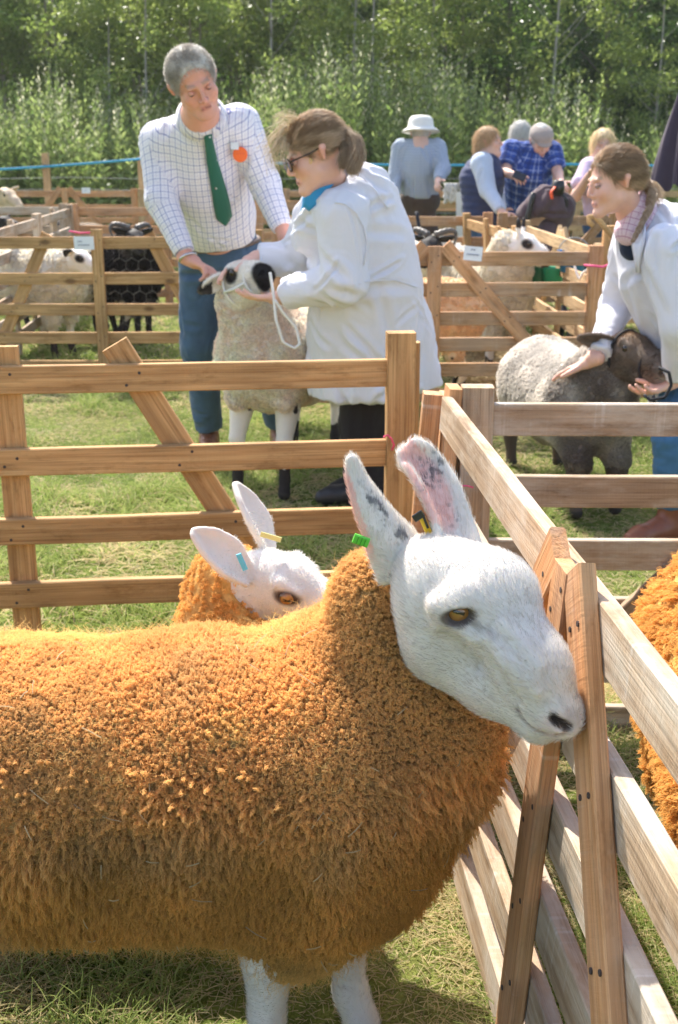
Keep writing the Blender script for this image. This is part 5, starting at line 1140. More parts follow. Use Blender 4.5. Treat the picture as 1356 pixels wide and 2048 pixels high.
    mb = MB(); a = tips[0]; b = tips[4]; mb.tube([(a + b) / 2 + A_(-.02, 0, .02), (a + b) / 2 + A_(.045, -.02, -.02)], [.004, .0035], 6); pn = mb.build('pen', simple('dark_plastic', (.03, .03, .04), .4, .5), smooth=True); tag(pn, 'small dark pen between the fingers of the man in the checked shirt', 'pen')
    mb = MB(); mb.tube(ringp(P(376, 516, 4.795), .034, 20, wrR - elR), .006, 6, False); mb.build('watch', ST, o, True)
def shoe(o, an, d, c, name='shoe', hgt=.10, s=1.0, boot=0):
    d = nrm(A_(d[0], d[1], 0)); g = A_(an[0], an[1], 0); up = A_(0, 0, 1); lo = g - A_(.25, .25, .02); hi = g + A_(.25, .25, .12 + boot + .15); fl = Field(lo, hi, .006)
    fl.chain([g - d * .04 + up * .045, g + d * .06 + up * .045, g + d * .15 * s + up * .034, g + d * .19 * s + up * .03], [.042, .044, .042, .033], .02); fl.cap(g + up * .04, g + up * (.09 + boot), .045, .046 + boot * .05, .03, flat=2); fl.cut(g + up * .004, A_(0, 0, -1))
    V, F = fl.mesh(); V = relax(V, F, 1); C = np.tile(np.array(c, float), (len(V), 1)); C[V[:, 2] < .022] *= .35; mesh(name, V, F, vcol(name + '_leather', .42, .45, 50, .25, .3), o, Col=C)
man()

# ---------------------------------------------------------------- woman in the white coat
COAT = cloth('white_coat', (.80, .80, .87), .8, 7, .02, .5, .012, .10, 500)
def coatwomen():
    hc = P(629, 310, 4.36); s = 1.07; H, M_ = headframe(hc, A_(-.90, -.22, -.36), A_(-.36, -.03, .93), s)
    neck = P(668, 375, 4.46); shN, shF = P(683, 430, 4.32), P(640, 425, 4.66); elN, elF = P(690, 560, 4.30), P(590, 520, 4.74); wrN, wrF = P(566, 590, 4.42), P(512, 515, 4.70)
    ch = P(708, 450, 4.50); wa = P(730, 560, 4.58); hp = P(738, 655, 4.64); hm = P(738, 800, 4.64); knN, knF = P(728, 850, 4.62), P(745, 835, 4.72); anN, anF = P(735, 985, 4.62), P(758, 970, 4.74)
    o = person('woman in white coat with ponytail and dark glasses lifting the cream sheep\'s chin', (hm[0], 4.64, 0))
    Z = [hc, neck, shN, shF, elN, elF, wrN, wrF, anN, anF, P(885, 700, 4.64), P(440, 600, 4.4)]; lo = np.min(Z, 0) - .20; hi = np.max(Z, 0) + .25; lo[2] = -.01
    fl = Field(lo, hi, .0055); head(fl, H, M_, s, 1)
    limb(fl, [H(0, -.025, -.06), neck, neck + A_(.03, .02, -.05)], [.056, .060, .075]); fl.chain([neck + A_(.03, .02, -.06), ch, wa, hp], [.08, .13, .14, .16], .06)
    for a, b, c in ((shN, elN, wrN), (shF, elF, wrF)): limb(fl, [a, b, c], [.055, .045, .028])
    for b, c in ((knN, anN), (knF, anF)): limb(fl, [hp + A_(0, b[1] - 4.66, -.05), b, c], [.10, .06, .04]); fl.cap(c + A_(0, 0, -.02), c + A_(-.12, 0, -c[2] + .03), .04, .03, .02)
    hand(fl, P(558, 596, 4.43), P(500, 596, 4.44) - P(558, 596, 4.43), A_(-.1, .25, 1), 1, 1.02, tc=.4, curls=(.22, .25, .28, .32))
    hand(fl, P(506, 520, 4.69), P(458, 538, 4.66) - P(506, 520, 4.69), A_(.1, -.35, -.9), 1, 1.08, tc=.3, curls=(.35, .35, .4, .4))
    V, F = fl.mesh(); V = relax(V, F, 1, .4); C = np.tile(A_(.78, .47, .37), (len(V), 1)) * (1 + .05 * fbm(V, 30, 2, 3))[:, None]; headcol(V, C, H, M_, s, hc, (.62, .28, .26), .6, (.36, .27, .18)); mesh('body', V, F, SKIN, o, Col=C)
    eyes(o, H, M_, s, lid=.8)
    tie = H(0, -.118, .035)
    def hb(f):
        f.ell(H(0, -.024, .040), A_(.080, .102, .090) * s, M_, .01); f.ell(H(0, .105, -.03), A_(.10, .080, .078) * s, M_, .02, True); f.ell(H(0, .02, -.11), A_(.12, .10, .085) * s, M_, .02, True)
        for q in (-1, 1): f.ell(H(q * .08, .0, -.01), A_(.022, .030, .032) * s, M_, .01, True)
        f.ell(H(0, -.085, -.062), A_(.12, .085, .062) * s, M_, .02, True); f.cap(H(0, -.09, .028), tie, .034 * s, .016 * s, .02)
    hcf = lambda p: A_(.62, .47, .33) * sstep(-.4, .5, vnoise(p @ M_ * A_(3, .6, 3), 22, 2))[:, None] + A_(.30, .20, .12) * (1 - sstep(-.4, .5, vnoise(p @ M_ * A_(3, .6, 3), 22, 2)))[:, None]
    hr = hair(o, H, M_, s, (.4, .3, .2), hb, 14000, .013, lambda p, n: 1.8 * nrm(tie - p - n * ((tie - p) * n).sum(1)[:, None]), hcol=hcf, sd=.0007, jit=.10)
    def hank(n, path, rad, c1, c2, nm, sd=.0007, par=hr):
        p = arc(path, 12); q = p[None] + RS.normal(size=(n, 1, 3)) * rad * np.linspace(.35, 1.1, 12)[None, :, None] + .006 * np.sin(np.linspace(0, 5, 12)[None, :, None] + RS.rand(n, 1, 3) * 6) * np.linspace(0, 1, 12)[None, :, None]
        g = RS.rand(n, 1); strands(nm, q, sd, HAIR, par, .5, Col=np.array(c1) * (1 - g) + np.array(c2) * g)
    hank(2400, [P(664, 277, 4.40), P(688, 266, 4.36), P(712, 283, 4.32), P(716, 312, 4.29), P(704, 338, 4.28)], .010, (.26, .17, .11), (.62, .48, .33), 'ponytail')
    hank(1000, [P(664, 277, 4.40), P(682, 280, 4.35), P(692, 305, 4.30), P(688, 330, 4.28)], .008, (.22, .14, .08), (.48, .36, .22), 'ponytail')
    MB().lathe(P(667, 277, 4.42), [(.001, -.008), (.020, -.008), (.023, 0), (.020, .008), (.001, .008)], 14, A_(1, 0, .2)).build('hair_band', simple('black_band', (.03, .03, .03), .7), o, True)
    for path, r, n in (([H(.02, .07, .10), P(572, 250, 4.32), P(545, 275, 4.30), P(530, 300, 4.28)], .016, 70), ([H(-.02, .08, .085), P(562, 275, 4.30), P(545, 305, 4.28), P(552, 335, 4.28)], .015, 70), ([H(0, .04, .12), P(590, 235, 4.33), P(565, 232, 4.31), P(550, 240, 4.30)], .013, 45), ([H(.03, .085, .07), P(572, 290, 4.28), P(566, 318, 4.27)], .012, 60)):
        hank(n, path, r, (.46, .35, .22), (.74, .62, .44), 'loose_fringe', .0006)
    # glasses
    mb = MB(); GL = simple('tortoise_frame', (.05, .025, .015), .25, .6, 60, .4)
    mb.tube([H(-.062, .085, .012), H(-.074, .03, .012), H(-.078, -.012, .018)], .0032 * s, 6)
    for q in (-1, 1): mb.tube([H(q * .034 + .026 * math.cos(a), .103 - .012 * abs(math.cos(a) * .5 + .5 * 0), .003 + .021 * math.sin(a)) for a in np.linspace(0, 6.2832, 19)], .0032 * s, 6, False)
    mb.tube([H(-.009, .105, .010), H(.009, .105, .010)], .003, 6); mb.tube([H(-.058, .098, .010), H(-.064, .082, .012)], .004, 6); gl = mb.build('glasses', GL, o, True)
    for q in (-1, 1): mb = MB(); mb.add([H(q * .034 + .024 * math.cos(a), .102, .003 + .019 * math.sin(a)) for a in np.linspace(0, 6.0, 14)], [tuple(range(14))]); mb.build('lens', simple('dark_lens', (.03, .018, .012), .08, .8), gl)
    MB().tube([P(621, 322, 4.255) + A_(.004 * math.cos(a), 0, .009 * math.sin(a)) for a in np.linspace(0, 6.28, 12)], .0018, 5, False).build('earring', simple('gold', (.8, .55, .2), .3, .5, metal=.9), o, True)
    # blue collar
    path = arc([P(692, 322, 4.40), P(680, 338, 4.37), P(660, 356, 4.345), P(640, 378, 4.335), P(624, 398, 4.33), P(612, 418, 4.34)], 14); wd_ = np.interp(np.linspace(0, 1, 14), [0, .3, .8, 1], [.012, .024, .027, .014])
    g = np.array([[path[i] + (A_(.76, .05, -.64) * q + A_(0, .012 * q * q, 0)) * wd_[i] for q in (-1, -.5, 0, .5, 1)] for i in range(14)]); BL = cloth('blue_shirt_cloth', (.05, .34, .66), .8); MB().sheet(g, .003).build('collar', BL, o, True)
    wear('blue_shirt', o, BL, lambda f: f.chain([P(683, 345, 4.46), P(665, 372, 4.45), P(640, 398, 4.43), P(620, 425, 4.42)], [.050, .066, .058, .035], .03), lo, hi, .006, .002, seed=3)
    # coat
    def kb(f):
        f.cap(P(716, 398, 4.50), P(690, 415, 4.42), .105, .10, .06); f.chain([P(718, 412, 4.50), P(722, 480, 4.54), P(732, 570, 4.58)], [.135, .180, .205], .07)
        f.chain([P(732, 570, 4.58), P(733, 660, 4.62), P(735, 745, 4.63)], [.205, .222, .225], .05); f.cap(P(735, 745, 4.63), P(737, 845, 4.64), .225, .235, .03); f.cap(P(800, 650, 4.66), P(832, 770, 4.66), .10, .09, .08)
        f.chain([shN, elN], [.092, .080], .04); f.cap(elN, wrN + (elN - wrN) * .05, .080, .055, .025, flat=2)
        f.chain([shF, elF], [.085, .072], .04); f.cap(elF, wrF + (elF - wrF) * .06, .070, .055, .025, flat=2)
        f.cap(P(640, 418, 4.42), P(612, 480, 4.46), .06, .05, .05)
        f.cap(neck + A_(-.005, -.01, .0), H(0, .0, -.04), .070, .085, .012, True)
    def kp(V, N):     # loose cloth hangs in vertical folds towards the hem
        h = sstep(.95, .45, V[:, 2]) * (V[:, 0] > P(596, 600, 4.6)[0]); a = np.arctan2(V[:, 1] - 4.62, V[:, 0] - hm[0]); return V + N * (h * (.010 * np.sin(a * 7 + 2 * vnoise(V, 3, 2)) + .006 * np.sin(a * 13 + 1)))[:, None] * A_(1, 1, 0)
    hz = P(700, 805, 4.5)
    _, V, F = wear('coat', o, COAT, kb, lo, hi, .007, .0015, (9, 9, 5), post=kp, seed=11, cr=dict(n=120, seed=3, dirs=((0, 0, 1), (.25, 0, 1), (-.5, 0, 1), (1, 0, .35), (1, 0, -.3)), w=.013, amp=.0085, L=(.07, .26)), cuts=[(P(740, 800, 4.45), nrm(A_(.06, 0, -1)))])
    # collar of the coat and cuffs, pocket
    def onc(u, v, e=.004):
        d = nrm(ray(u, v)); a = V - A_(0, 0, CAMH); t = a @ d; off = np.linalg.norm(a - t[:, None] * d, axis=1); i = np.where(off < .010)[0]; return A_(0, 0, CAMH) + d * ((t[i].min() if len(i) else 4.4) - e)
    mb = MB(); mb.tube([onc(*q, .001) for q in ((668, 404), (690, 408), (712, 425), (728, 455), (735, 490), (728, 530))], .0028, 6); mb.tube([onc(*q, .001) for q in ((700, 345), (722, 352), (750, 380), (775, 418))], .0022, 6)
    mb.tube([onc(*q, .001) for q in ((706, 570), (740, 562), (790, 560), (835, 575))], .0022, 6); mb.build('coat_seams', COAT, o, True)
    BT = cloth('black_trousers', (.025, .02, .022), .8, 12, .2)
    def tb(f):
        for b, c in ((knN, anN), (knF, anF)): f.chain([hp + A_(0, (b[1] - 4.66), -.15), b], [.12, .098], .03); f.cap(b, c + A_(0, 0, -.04), .098, .088, .02, flat=2)
    wear('trousers', o, BT, tb, lo, hi, .008, .006, seed=5)
    for an in (anN, anF): shoe(o, an, A_(-1, -.2, 0), (.03, .028, .03), 'shoe')
coatwomen()

# ---------------------------------------------------------------- girl in the white coat
def girl():
    hc = P(1228, 364, 4.30); s = .98; H, M_ = headframe(hc, A_(-.93, -.22, -.20), A_(-.20, -.02, .97), s)
    neck = P(1268, 440, 4.38); shN, shF = P(1330, 500, 4.18), P(1262, 492, 4.52); elF, wrF = P(1234, 612, 4.62), P(1196, 706, 4.74); elN, wrN = P(1362, 650, 4.12), P(1352, 757, 4.22)
    ch = P(1330, 560, 4.40); wa = P(1372, 640, 4.45); hp = P(1400, 720, 4.48); knN, knF = P(1350, 880, 4.16), P(1420, 860, 4.5); anN, anF = P(1342, 1015, 4.14), P(1425, 980, 4.55)
    o = person('girl in white coat with braided ponytail leaning over the grey sheep', (hp[0], 4.4, 0))
    Z = [hc, neck, shN, shF, elN, elF, wrN, wrF, anN, anF, hp, P(1100, 740, 4.8)]; lo = np.min(Z, 0) - .20; hi = np.max(Z, 0) + .25; lo[2] = -.01
    fl = Field(lo, hi, .0055); head(fl, H, M_, s, 1, jaw=.9)
    limb(fl, [H(0, -.03, -.05), P(1262, 425, 4.36), neck + A_(.05, .0, -.05)], [.048, .050, .065]); fl.chain([neck + A_(.05, .0, -.06), ch, wa, hp], [.07, .11, .12, .14], .06)
    for a, b, c in ((shN, elN, wrN), (shF, elF, surf(SURF[Gsheep.name], 1186, 716, .03, .02, 4.9))): limb(fl, [a, b, c], [.05, .040, .027])
    for b, c in ((knN, anN), (knF, anF)): limb(fl, [hp, b, c], [.10, .055, .035])
    GV = SURF[Gsheep.name]; h0 = surf(GV, 1182, 722, .022, .02, 4.9); h1 = surf(GV, 1112, 748, .012, .02, 4.95); wrF = h0 + nrm(h0 - h1) * .02 + A_(.01, 0, .012)
    hand(fl, h0, h1 - h0, A_(-.1, .15, -1), 1, 1.05, tc=.10, curls=(.16, .16, .18, .22), spread=.22)
    hand(fl, P(1342, 766, 4.22), P(1284, 792, 4.18) - P(1342, 766, 4.22), A_(-.2, .1, 1), 1, 1.05, tc=.5, curls=(.4, .45, .5, .5))
    V, F = fl.mesh(); V = relax(V, F, 1, .4); C = np.tile(A_(.80, .47, .36), (len(V), 1)) * (1 + .05 * fbm(V, 30, 2, 3))[:, None]; headcol(V, C, H, M_, s, hc, (.66, .30, .27), .5, (.36, .25, .16)); mesh('body', V, F, SKIN, o, Col=C)
    eyes(o, H, M_, s, lid=.55); tie = P(1280, 362, 4.36)
    def hb(f):
        f.ell(H(0, -.022, .036), A_(.0775, .098, .0875) * s, M_, .01); f.ell(H(0, .105, -.02), A_(.10, .082, .088) * s, M_, .02, True); f.ell(H(0, .02, -.11), A_(.12, .105, .085) * s, M_, .02, True)
        for q in (-1, 1): f.ell(H(q * .08, .0, -.012), A_(.022, .024, .032) * s, M_, .01, True)
        f.cap(H(0, -.08, .0), tie, .048 * s, .018 * s, .03)
    hcf = lambda p: A_(.56, .40, .26) * sstep(-.4, .5, vnoise(p @ M_ * A_(3, .6, 3), 22, 2))[:, None] + A_(.30, .20, .12) * (1 - sstep(-.4, .5, vnoise(p @ M_ * A_(3, .6, 3), 22, 2)))[:, None]
    hr = hair(o, H, M_, s, (.4, .3, .2), hb, 14000, .013, lambda p, n: 1.8 * nrm(tie - p - n * ((tie - p) * n).sum(1)[:, None]), hcol=hcf, sd=.0007, jit=.08)
    p = arc([P(1288, 362, 4.36), P(1304, 385, 4.31), P(1300, 415, 4.26), P(1282, 450, 4.22), P(1266, 482, 4.20)], 40); n = 1500; t = np.linspace(0, 1, 40); wv = .010 * np.sin(t * 26)
    k = RS.randint(0, 3, n); ph = k * 2.094; rr = RS.normal(size=(n, 1, 3)) * .0042 * (1.15 - .7 * t)[None, :, None]
    q = p[None] + rr + (A_(1, 0, .3)[None, None] * np.sin(t[None] * 26 + ph[:, None])[..., None] + A_(0, 1, 0)[None, None] * np.sin(t[None] * 52 + ph[:, None])[..., None] * .5) * .009 * (1.05 - .5 * t)[None, :, None]
    g = RS.rand(n, 1); strands('braid', q, .0008, HAIR, hr, .7, Col=A_(.28, .18, .11) * (1 - g) + A_(.62, .46, .31) * g)
    for i in range(2):
        n = 200; path = arc([P(1290, 362, 4.36), P(1308, 372 + 8 * i, 4.36), P(1318 - 8 * i, 398, 4.36)], 10); q = path[None] + RS.normal(size=(n, 1, 3)) * .009 * np.linspace(.3, 1.6, 10)[None, :, None]; strands('loose_hair', q, .0005, HAIR, hr, .5, Col=np.tile(A_(.6, .45, .3), (n, 1)))
    MB().lathe(P(1287, 361, 4.35), [(.001, -.010), (.020, -.010), (.026, 0), (.020, .010), (.001, .010)], 14, A_(1, 0, -.4)).build('hair_band', simple('pink_band', (.85, .05, .20), .6), o, True)
    PK = plaid('pink_check_shirt', (.80, .62, .68), [(0, .022, 0, .003, (.45, .15, .30), .7), (1, .022, .2, .003, (.45, .15, .30), .7)])
    wear('check_shirt', o, PK, lambda f: f.chain([P(1282, 388, 4.38), P(1272, 425, 4.36), P(1258, 462, 4.33)], [.052, .066, .052], .03), lo, hi, .006, .002, bones=[(P(1282, 388, 4.38), P(1258, 462, 4.33), .06)], cuts=[(P(1262, 415, 4.33), A_(-.80, 0, .55))])
    wear('navy_top', o, cloth('navy_cloth', (.02, .03, .06)), lambda f: f.cap(P(1262, 470, 4.36), P(1266, 495, 4.36), .048, .05, .02), lo, hi, .008, .002)
    def kb(f):
        f.cap(P(1300, 445, 4.44), P(1345, 480, 4.36), .085, .12, .06); f.chain([P(1318, 490, 4.40), P(1345, 580, 4.42), P(1385, 680, 4.46)], [.115, .150, .170], .07); f.cap(P(1385, 680, 4.46), P(1400, 840, 4.46), .170, .20, .04)
        f.cap(P(1262, 480, 4.44), P(1290, 560, 4.40), .060, .09, .05); f.chain([shF, elF], [.074, .060], .04); f.cap(elF, wrF + (elF - wrF) * .03, .060, .046, .025, flat=2)
        f.chain([shN, elN], [.088, .070], .04); f.cap(elN, wrN + (elN - wrN) * .05, .070, .050, .025, flat=2)
        f.cap(neck + A_(-.01, -.01, .015), H(0, 0, -.03), .068, .085, .012, True); f.cap(P(1250, 500, 4.28), P(1262, 440, 4.30), .012, .055, .02, True)
    _, V, F = wear('coat', o, COAT, kb, lo, hi, .007, .0015, (9, 9, 5), seed=21, cr=dict(n=100, seed=6, dirs=((0, 0, 1), (.3, 0, 1), (-.5, 0, 1), (1, 0, .4)), w=.012, amp=.008, L=(.06, .22)), cuts=[(P(1380, 818, 4.4), A_(0, 0, -1))])
    # lapel and badge
    def onc(u, v, e=.004):
        d = nrm(ray(u, v)); a = V - A_(0, 0, CAMH); t = a @ d; off = np.linalg.norm(a - t[:, None] * d, axis=1); i = np.where(off < .010)[0]; return A_(0, 0, CAMH) + d * ((t[i].min() if len(i) else 4.3) - e)
    rows = ((1268, 1288, 432), (1262, 1290, 460), (1262, 1286, 490), (1268, 1280, 520), (1272, 1278, 545)); MB().sheet(np.array([[onc(a + (b - a) * k, v, .010) for k in (0, .33, .66, 1)] for a, b, v in rows]), .004).build('coat_lapel', COAT, o, True)
    mb = MB(); c = onc(1258, 504, .014); mb.col = (.75, .72, .72); mb.box(c, (.022, .004, .022)); mb.col = (.7, .08, .06); mb.box(c + A_(-.003, -.003, .004), (.010, .002, .007)); mb.col = (.1, .2, .5); mb.box(c + A_(.004, -.003, -.004), (.008, .002, .006)); mb.build('enamel_badge', bpy.data.materials['badge'], o)
    JE = cloth('girl_jeans', (.06, .16, .30), .8, 12, .3, .5, .008, .02, 600)
    def jb(f):
        for b, c in ((knN, anN), (knF, anF)): f.chain([hp, b], [.13, .078], .03); f.cap(b, c, .078, .060, .02, flat=2)
    wear('jeans', o, JE, jb, lo, hi, .008, .006, (9, 9, 12), seed=3)
    for an in (anN, anF): shoe(o, an + A_(0, 0, 0), A_(-.85, -.5, 0), (.22, .075, .04), 'boot', boot=.10)
girl()
# ================================================================ onlookers
def onlooker(label, hp, Y, s, f, u, sh, el, wr, pv, kn, an, skin=(.66, .42, .33), hairf=None, top=None, legs=None, sleeve=.065, short=0, torso=.15, res=.011, vest=None, shoe_c=(.06, .04, .03), beard=None, dY=0, hands=True, fore=.0):
    hc = P(*hp, Y); H, M_ = headframe(hc, f, u, s); S = [P(*q) for q in sh]; E = [P(*q) for q in el]; W_ = [P(*q) for q in wr]; pvp = P(*pv); K_ = [P(*q) for q in kn]; An = [np.array([q[0], q[1], 0.]) for q in an]
    An = [a + A_(0, 0, .08) for a in An]; neck = H(0, -.03, -.12); ch = (S[0] + S[1]) / 2 * .7 + pvp * .3
    o = person(label, (pvp[0], Y, 0), 'onlookers beyond the pens'); Z = [hc, *S, *E, *W_, pvp, *K_, *An]; lo = np.min(Z, 0) - .24; hi = np.max(Z, 0) + .24; lo[2] = -.01
    fl = Field(lo, hi, res * .75); head(fl, H, M_, s, 0, jaw=1.1); fl.chain([H(0, -.02, -.05), neck], [.055, .065]); fl.chain([neck, ch, pvp], [.09, torso * .8, torso * .8], .05)
    for a, b, c in zip(S, E, W_): fl.chain([a, b, c], [.055, .042, .030], .02); hand(fl, c, c - b + A_(0, 0, -.001), A_(.3, -.5, -.5), 1, 1.05, .6, k=.006) if hands else None
    for b, c in zip(K_, An): fl.chain([pvp, b, c], [.10, .055, .04], .03)
    V, F = fl.mesh(); V = relax(V, F, 1, .4); C = np.tile(A_(*skin), (len(V), 1)); headcol(V, C, H, M_, s, hc, (.5, .24, .2), .5, beard=beard); mesh('body', V, F, SKIN, o, Col=C)
    def tb(f):
        f.chain([neck + A_(0, 0, -.04), ch, pvp + A_(0, 0, .04)], [.085, torso * 1.05, torso], .07); f.cap(S[0] * .85 + neck * .15, S[1] * .85 + neck * .15, .082, .082, .05)
        for a, b, c in zip(S, E, W_):
            if short: f.cap(a, a * .25 + b * .75, .085, .078, .03, flat=2)
            else: f.chain([a, b], [.082, sleeve], .03); f.cap(b, c + (b - c) * .06, sleeve, .045, .02, flat=2)
        f.cap(H(0, -.02, -.075), H(0, 0, -.02), .045, .07, .01, True)
    wear('shirt', o, top, tb, lo, hi, res, .002, seed=int(hp[0]), bones=[(pvp, neck, .16), (S[0], E[0], .06), (E[0], W_[0], .05), (S[1], E[1], .06), (E[1], W_[1], .05)], cuts=[(pvp + A_(0, 0, -.02), A_(0, 0, -1))], cr=dict(n=30, seed=3, w=.02, amp=.009, L=(.05, .2)))
    if vest is not None: wear('vest', o, vest, lambda f: (f.chain([neck + A_(0, 0, -.03), ch, pvp + A_(0, 0, .02)], [.105, torso * 1.25, torso * 1.2], .06), f.cap(H(0, -.02, -.075), H(0, 0, -.02), .062, .08, .01, True)), lo, hi, res, .002, seed=2, post=lambda V, N: V + N * (.006 * np.abs(np.sin(V[:, 2] * 55)))[:, None])
    def lb(f):
        f.cap(pvp + A_(-.03, 0, -.02), pvp + A_(.03, 0, -.02), torso * .90, torso * .90, .03)
        for b, c in zip(K_, An): f.cap(pvp + (b - pvp) * .15, b, .12, .088, .03); f.cap(b, c + A_(0, 0, -.01), .088, .075, .02, flat=2)
    wear('trousers', o, legs, lb, lo, hi, res, .003, seed=9, cuts=[(pvp + A_(0, 0, .02), A_(0, 0, 1))], cr=dict(n=20, seed=3, w=.02, amp=.01, L=(.05, .2)))
    for a in An: shoe(o, a, A_(f[0], f[1], 0) + A_(.01, 0, 0), shoe_c)
    if hairf: hairf(o, H, M_, s)
    return o, H, M_
def hairdo(c, front=.105, n=3000, L=.03, long=None):
    def f(o, H, M_, s):
        def hb(fl):
            fl.ell(H(0, -.022, .036), A_(.082, .102, .092) * s, M_, .01)
            if long: fl.chain([H(0, -.05, .0), H(0, -.06, -.08), H(0, -.05, -long)], [.075 * s, .062 * s, .03 * s], .03)
            fl.ell(H(0, front, -.01), A_(.078, .082, .082) * s, M_, .02, True); fl.ell(H(0, .04, -.11), A_(.06 if long else .12, .09, .085) * s, M_, .02, True)
        hair(o, H, M_, s, c, hb, n, L, lambda p, nn: -M_[:, 2] * 1.0, res=.009, sd=.0012, ext=.36)
    return f
GREYT = cloth('brown_grey_trousers', (.085, .062, .052), .85, 12, .3); JEANB = cloth('denim', (.055, .12, .25), .85, 12, .3)
# man in the white hat, seen from behind
def hat(o, H, M_, s):
    hairdo((.5, .48, .45), n=800, L=.01)(o, H, M_, s); mb = MB(); c = H(0, -.015, .045); pr = [(.165, -.030), (.150, -.018), (.118, .002), (.112, .010), (.108, .045), (.100, .075), (.080, .092), (.04, .099), (.001, .100)]
    mb.lathe(c, [(r * s, z * s) for r, z in pr], 28, M_[:, 2]); V = np.vstack(mb.V); mb.V = [V + .006 * vnoise(V, 14, 3)[:, None]]; mb.build('sun_hat', cloth('white_hat_cloth', (.80, .78, .72), .9, 20, .06), o, True)
GC = plaid('grey_check_shirt', (.40, .45, .52), [(0, .024, 0, .007, (.22, .28, .38), .45), (1, .024, .2, .007, (.22, .28, .38), .4)])
onlooker('man in white bucket hat and grey checked shirt seen from behind', (841, 268), 10.8, 1.05, A_(0.02, 1, -.12), A_(0, 0, 1), [(802, 298, 10.8), (874, 298, 10.8)], [(792, 345, 10.75), (886, 338, 10.65)], [(787, 400, 10.6), (876, 362, 10.4)],
         (840, 392, 10.8), [(826, 462, 10.8), (856, 462, 10.8)], [(.62, 10.85), (.86, 10.85)], hairf=hat, top=GC, legs=GREYT, torso=.165, hands=True)
# woman in the quilted vest
VEST = cloth('navy_vest', (.035, .05, .12), .7, 12, .2, .5); LB = cloth('pale_blue_shirt', (.50, .58, .70), .85)
onlooker('woman in navy quilted vest and pale blue shirt leaning a hand on a hurdle', (979, 284), 10.0, .98, A_(.90, -.38, .05), A_(-.05, 0, 1), [(962, 328, 9.88), (966, 322, 10.15)], [(976, 382, 9.75), (985, 372, 10.1)], [(1003, 424, 9.55), (1004, 418, 9.9)],
         (964, 432, 10.0), [(960, 490, 10.0), (975, 490, 10.0)], [(1.18, 9.95), (1.28, 10.1)], hairf=hairdo((.55, .38, .22), long=.20), top=LB, legs=JEANB, vest=VEST, torso=.135)
# man in the blue check shirt
BP = plaid('blue_check_shirt', (.035, .085, .34), [(0, .075, 0, .006, (.45, .55, .80), .7), (1, .075, .2, .006, (.45, .55, .80), .65), (0, .075, .5, .022, (.02, .04, .16), .6), (1, .075, .6, .022, (.02, .04, .16), .6)])
def cap_(o, H, M_, s):
    hairdo((.62, .60, .56), n=800, L=.01)(o, H, M_, s); fl = Field(H(0, 0, 0) - .2, H(0, 0, 0) + .2, .008); fl.ell(H(0, -.008, .062), A_(.092, .112, .062) * s, M_, .02); fl.ell(H(0, .095, .040), A_(.060, .045, .010) * s, M_, .02); fl.ell(H(0, -.01, .0), A_(.079, .10, .062) * s, M_, .01, True)
    V, F = fl.mesh(); V = relax(V, F, 1); mesh('flat_cap', V, F, cloth('cap_tweed', (.36, .31, .28), .9, 30, .2), o)
    fl = Field(H(0, 0, 0) - .25, H(0, 0, 0) + .2, .008); fl.ell(H(0, .060, -.088), A_(.050, .036, .045) * s, M_, .02); fl.ell(H(0, .10, -.045), A_(.03, .04, .035) * s, M_, .015, True); V, F = fl.mesh(); bm_ = mesh('beard', V, F, HAIRC, o, Col=np.tile(A_(.72, .70, .67), (len(V), 1)))
onlooker('white bearded man in flat cap and blue checked shirt looking down at a phone', (1081, 283), 10.15, 1.08, A_(.14, -.80, -.55), A_(.05, -.5, .85), [(1022, 302, 10.2), (1104, 305, 10.2)], [(1010, 344, 10.05), (1116, 348, 10.05)], [(1030, 352, 9.8), (1122, 366, 9.75)],
         (1048, 425, 10.45), [(1040, 490, 10.4), (1070, 490, 10.4)], [(1.52, 10.45), (1.80, 10.5)], hairf=cap_, top=BP, legs=GREYT, short=1, torso=.185)
mb = MB(); a = P(1038, 352, 9.68); mb.board(a + A_(-.045, 0, .02), a + A_(.05, -.02, -.02), .075, .012, (0, .6, .8), .004, 1, 0); tag(mb.build('phone', simple('black_glass', (.02, .02, .025), .2, .6)), 'black phone in the hand of the man in the blue checked shirt', 'phone')
onlooker('grey haired person mostly hidden behind the man in the flat cap', (1041, 272), 11.2, 1.05, A_(.3, .9, -.1), A_(0, 0, 1), [(1012, 302, 11.2), (1062, 302, 11.2)], [(1006, 350, 11.2), (1064, 350, 11.2)], [(1010, 385, 11.1), (1060, 385, 11.1)],
         (1036, 400, 11.2), [(1028, 460, 11.2), (1048, 460, 11.2)], [(1.62, 11.2), (1.85, 11.2)], hairf=hairdo((.66, .64, .60), n=2500, L=.03), top=cloth('beige_top', (.55, .50, .42)), legs=GREYT, torso=.15)
# blonde woman
LL = cloth('lilac_top', (.62, .50, .66), .85)
onlooker('blonde woman in lilac top partly hidden behind the leaning girl', (1206, 292), 9.6, 1.02, A_(-.12, -.98, -.12), A_(0, -.1, 1), [(1178, 340, 9.6), (1236, 340, 9.6)], [(1152, 392, 9.45), (1252, 392, 9.5)], [(1178, 352, 9.25), (1246, 420, 9.4)],
         (1205, 440, 9.65), [(1195, 500, 9.65), (1220, 500, 9.65)], [(2.0, 9.65), (2.2, 9.7)], hairf=hairdo((.78, .62, .38), long=.19), top=LL, legs=JEANB, short=1, torso=.145)

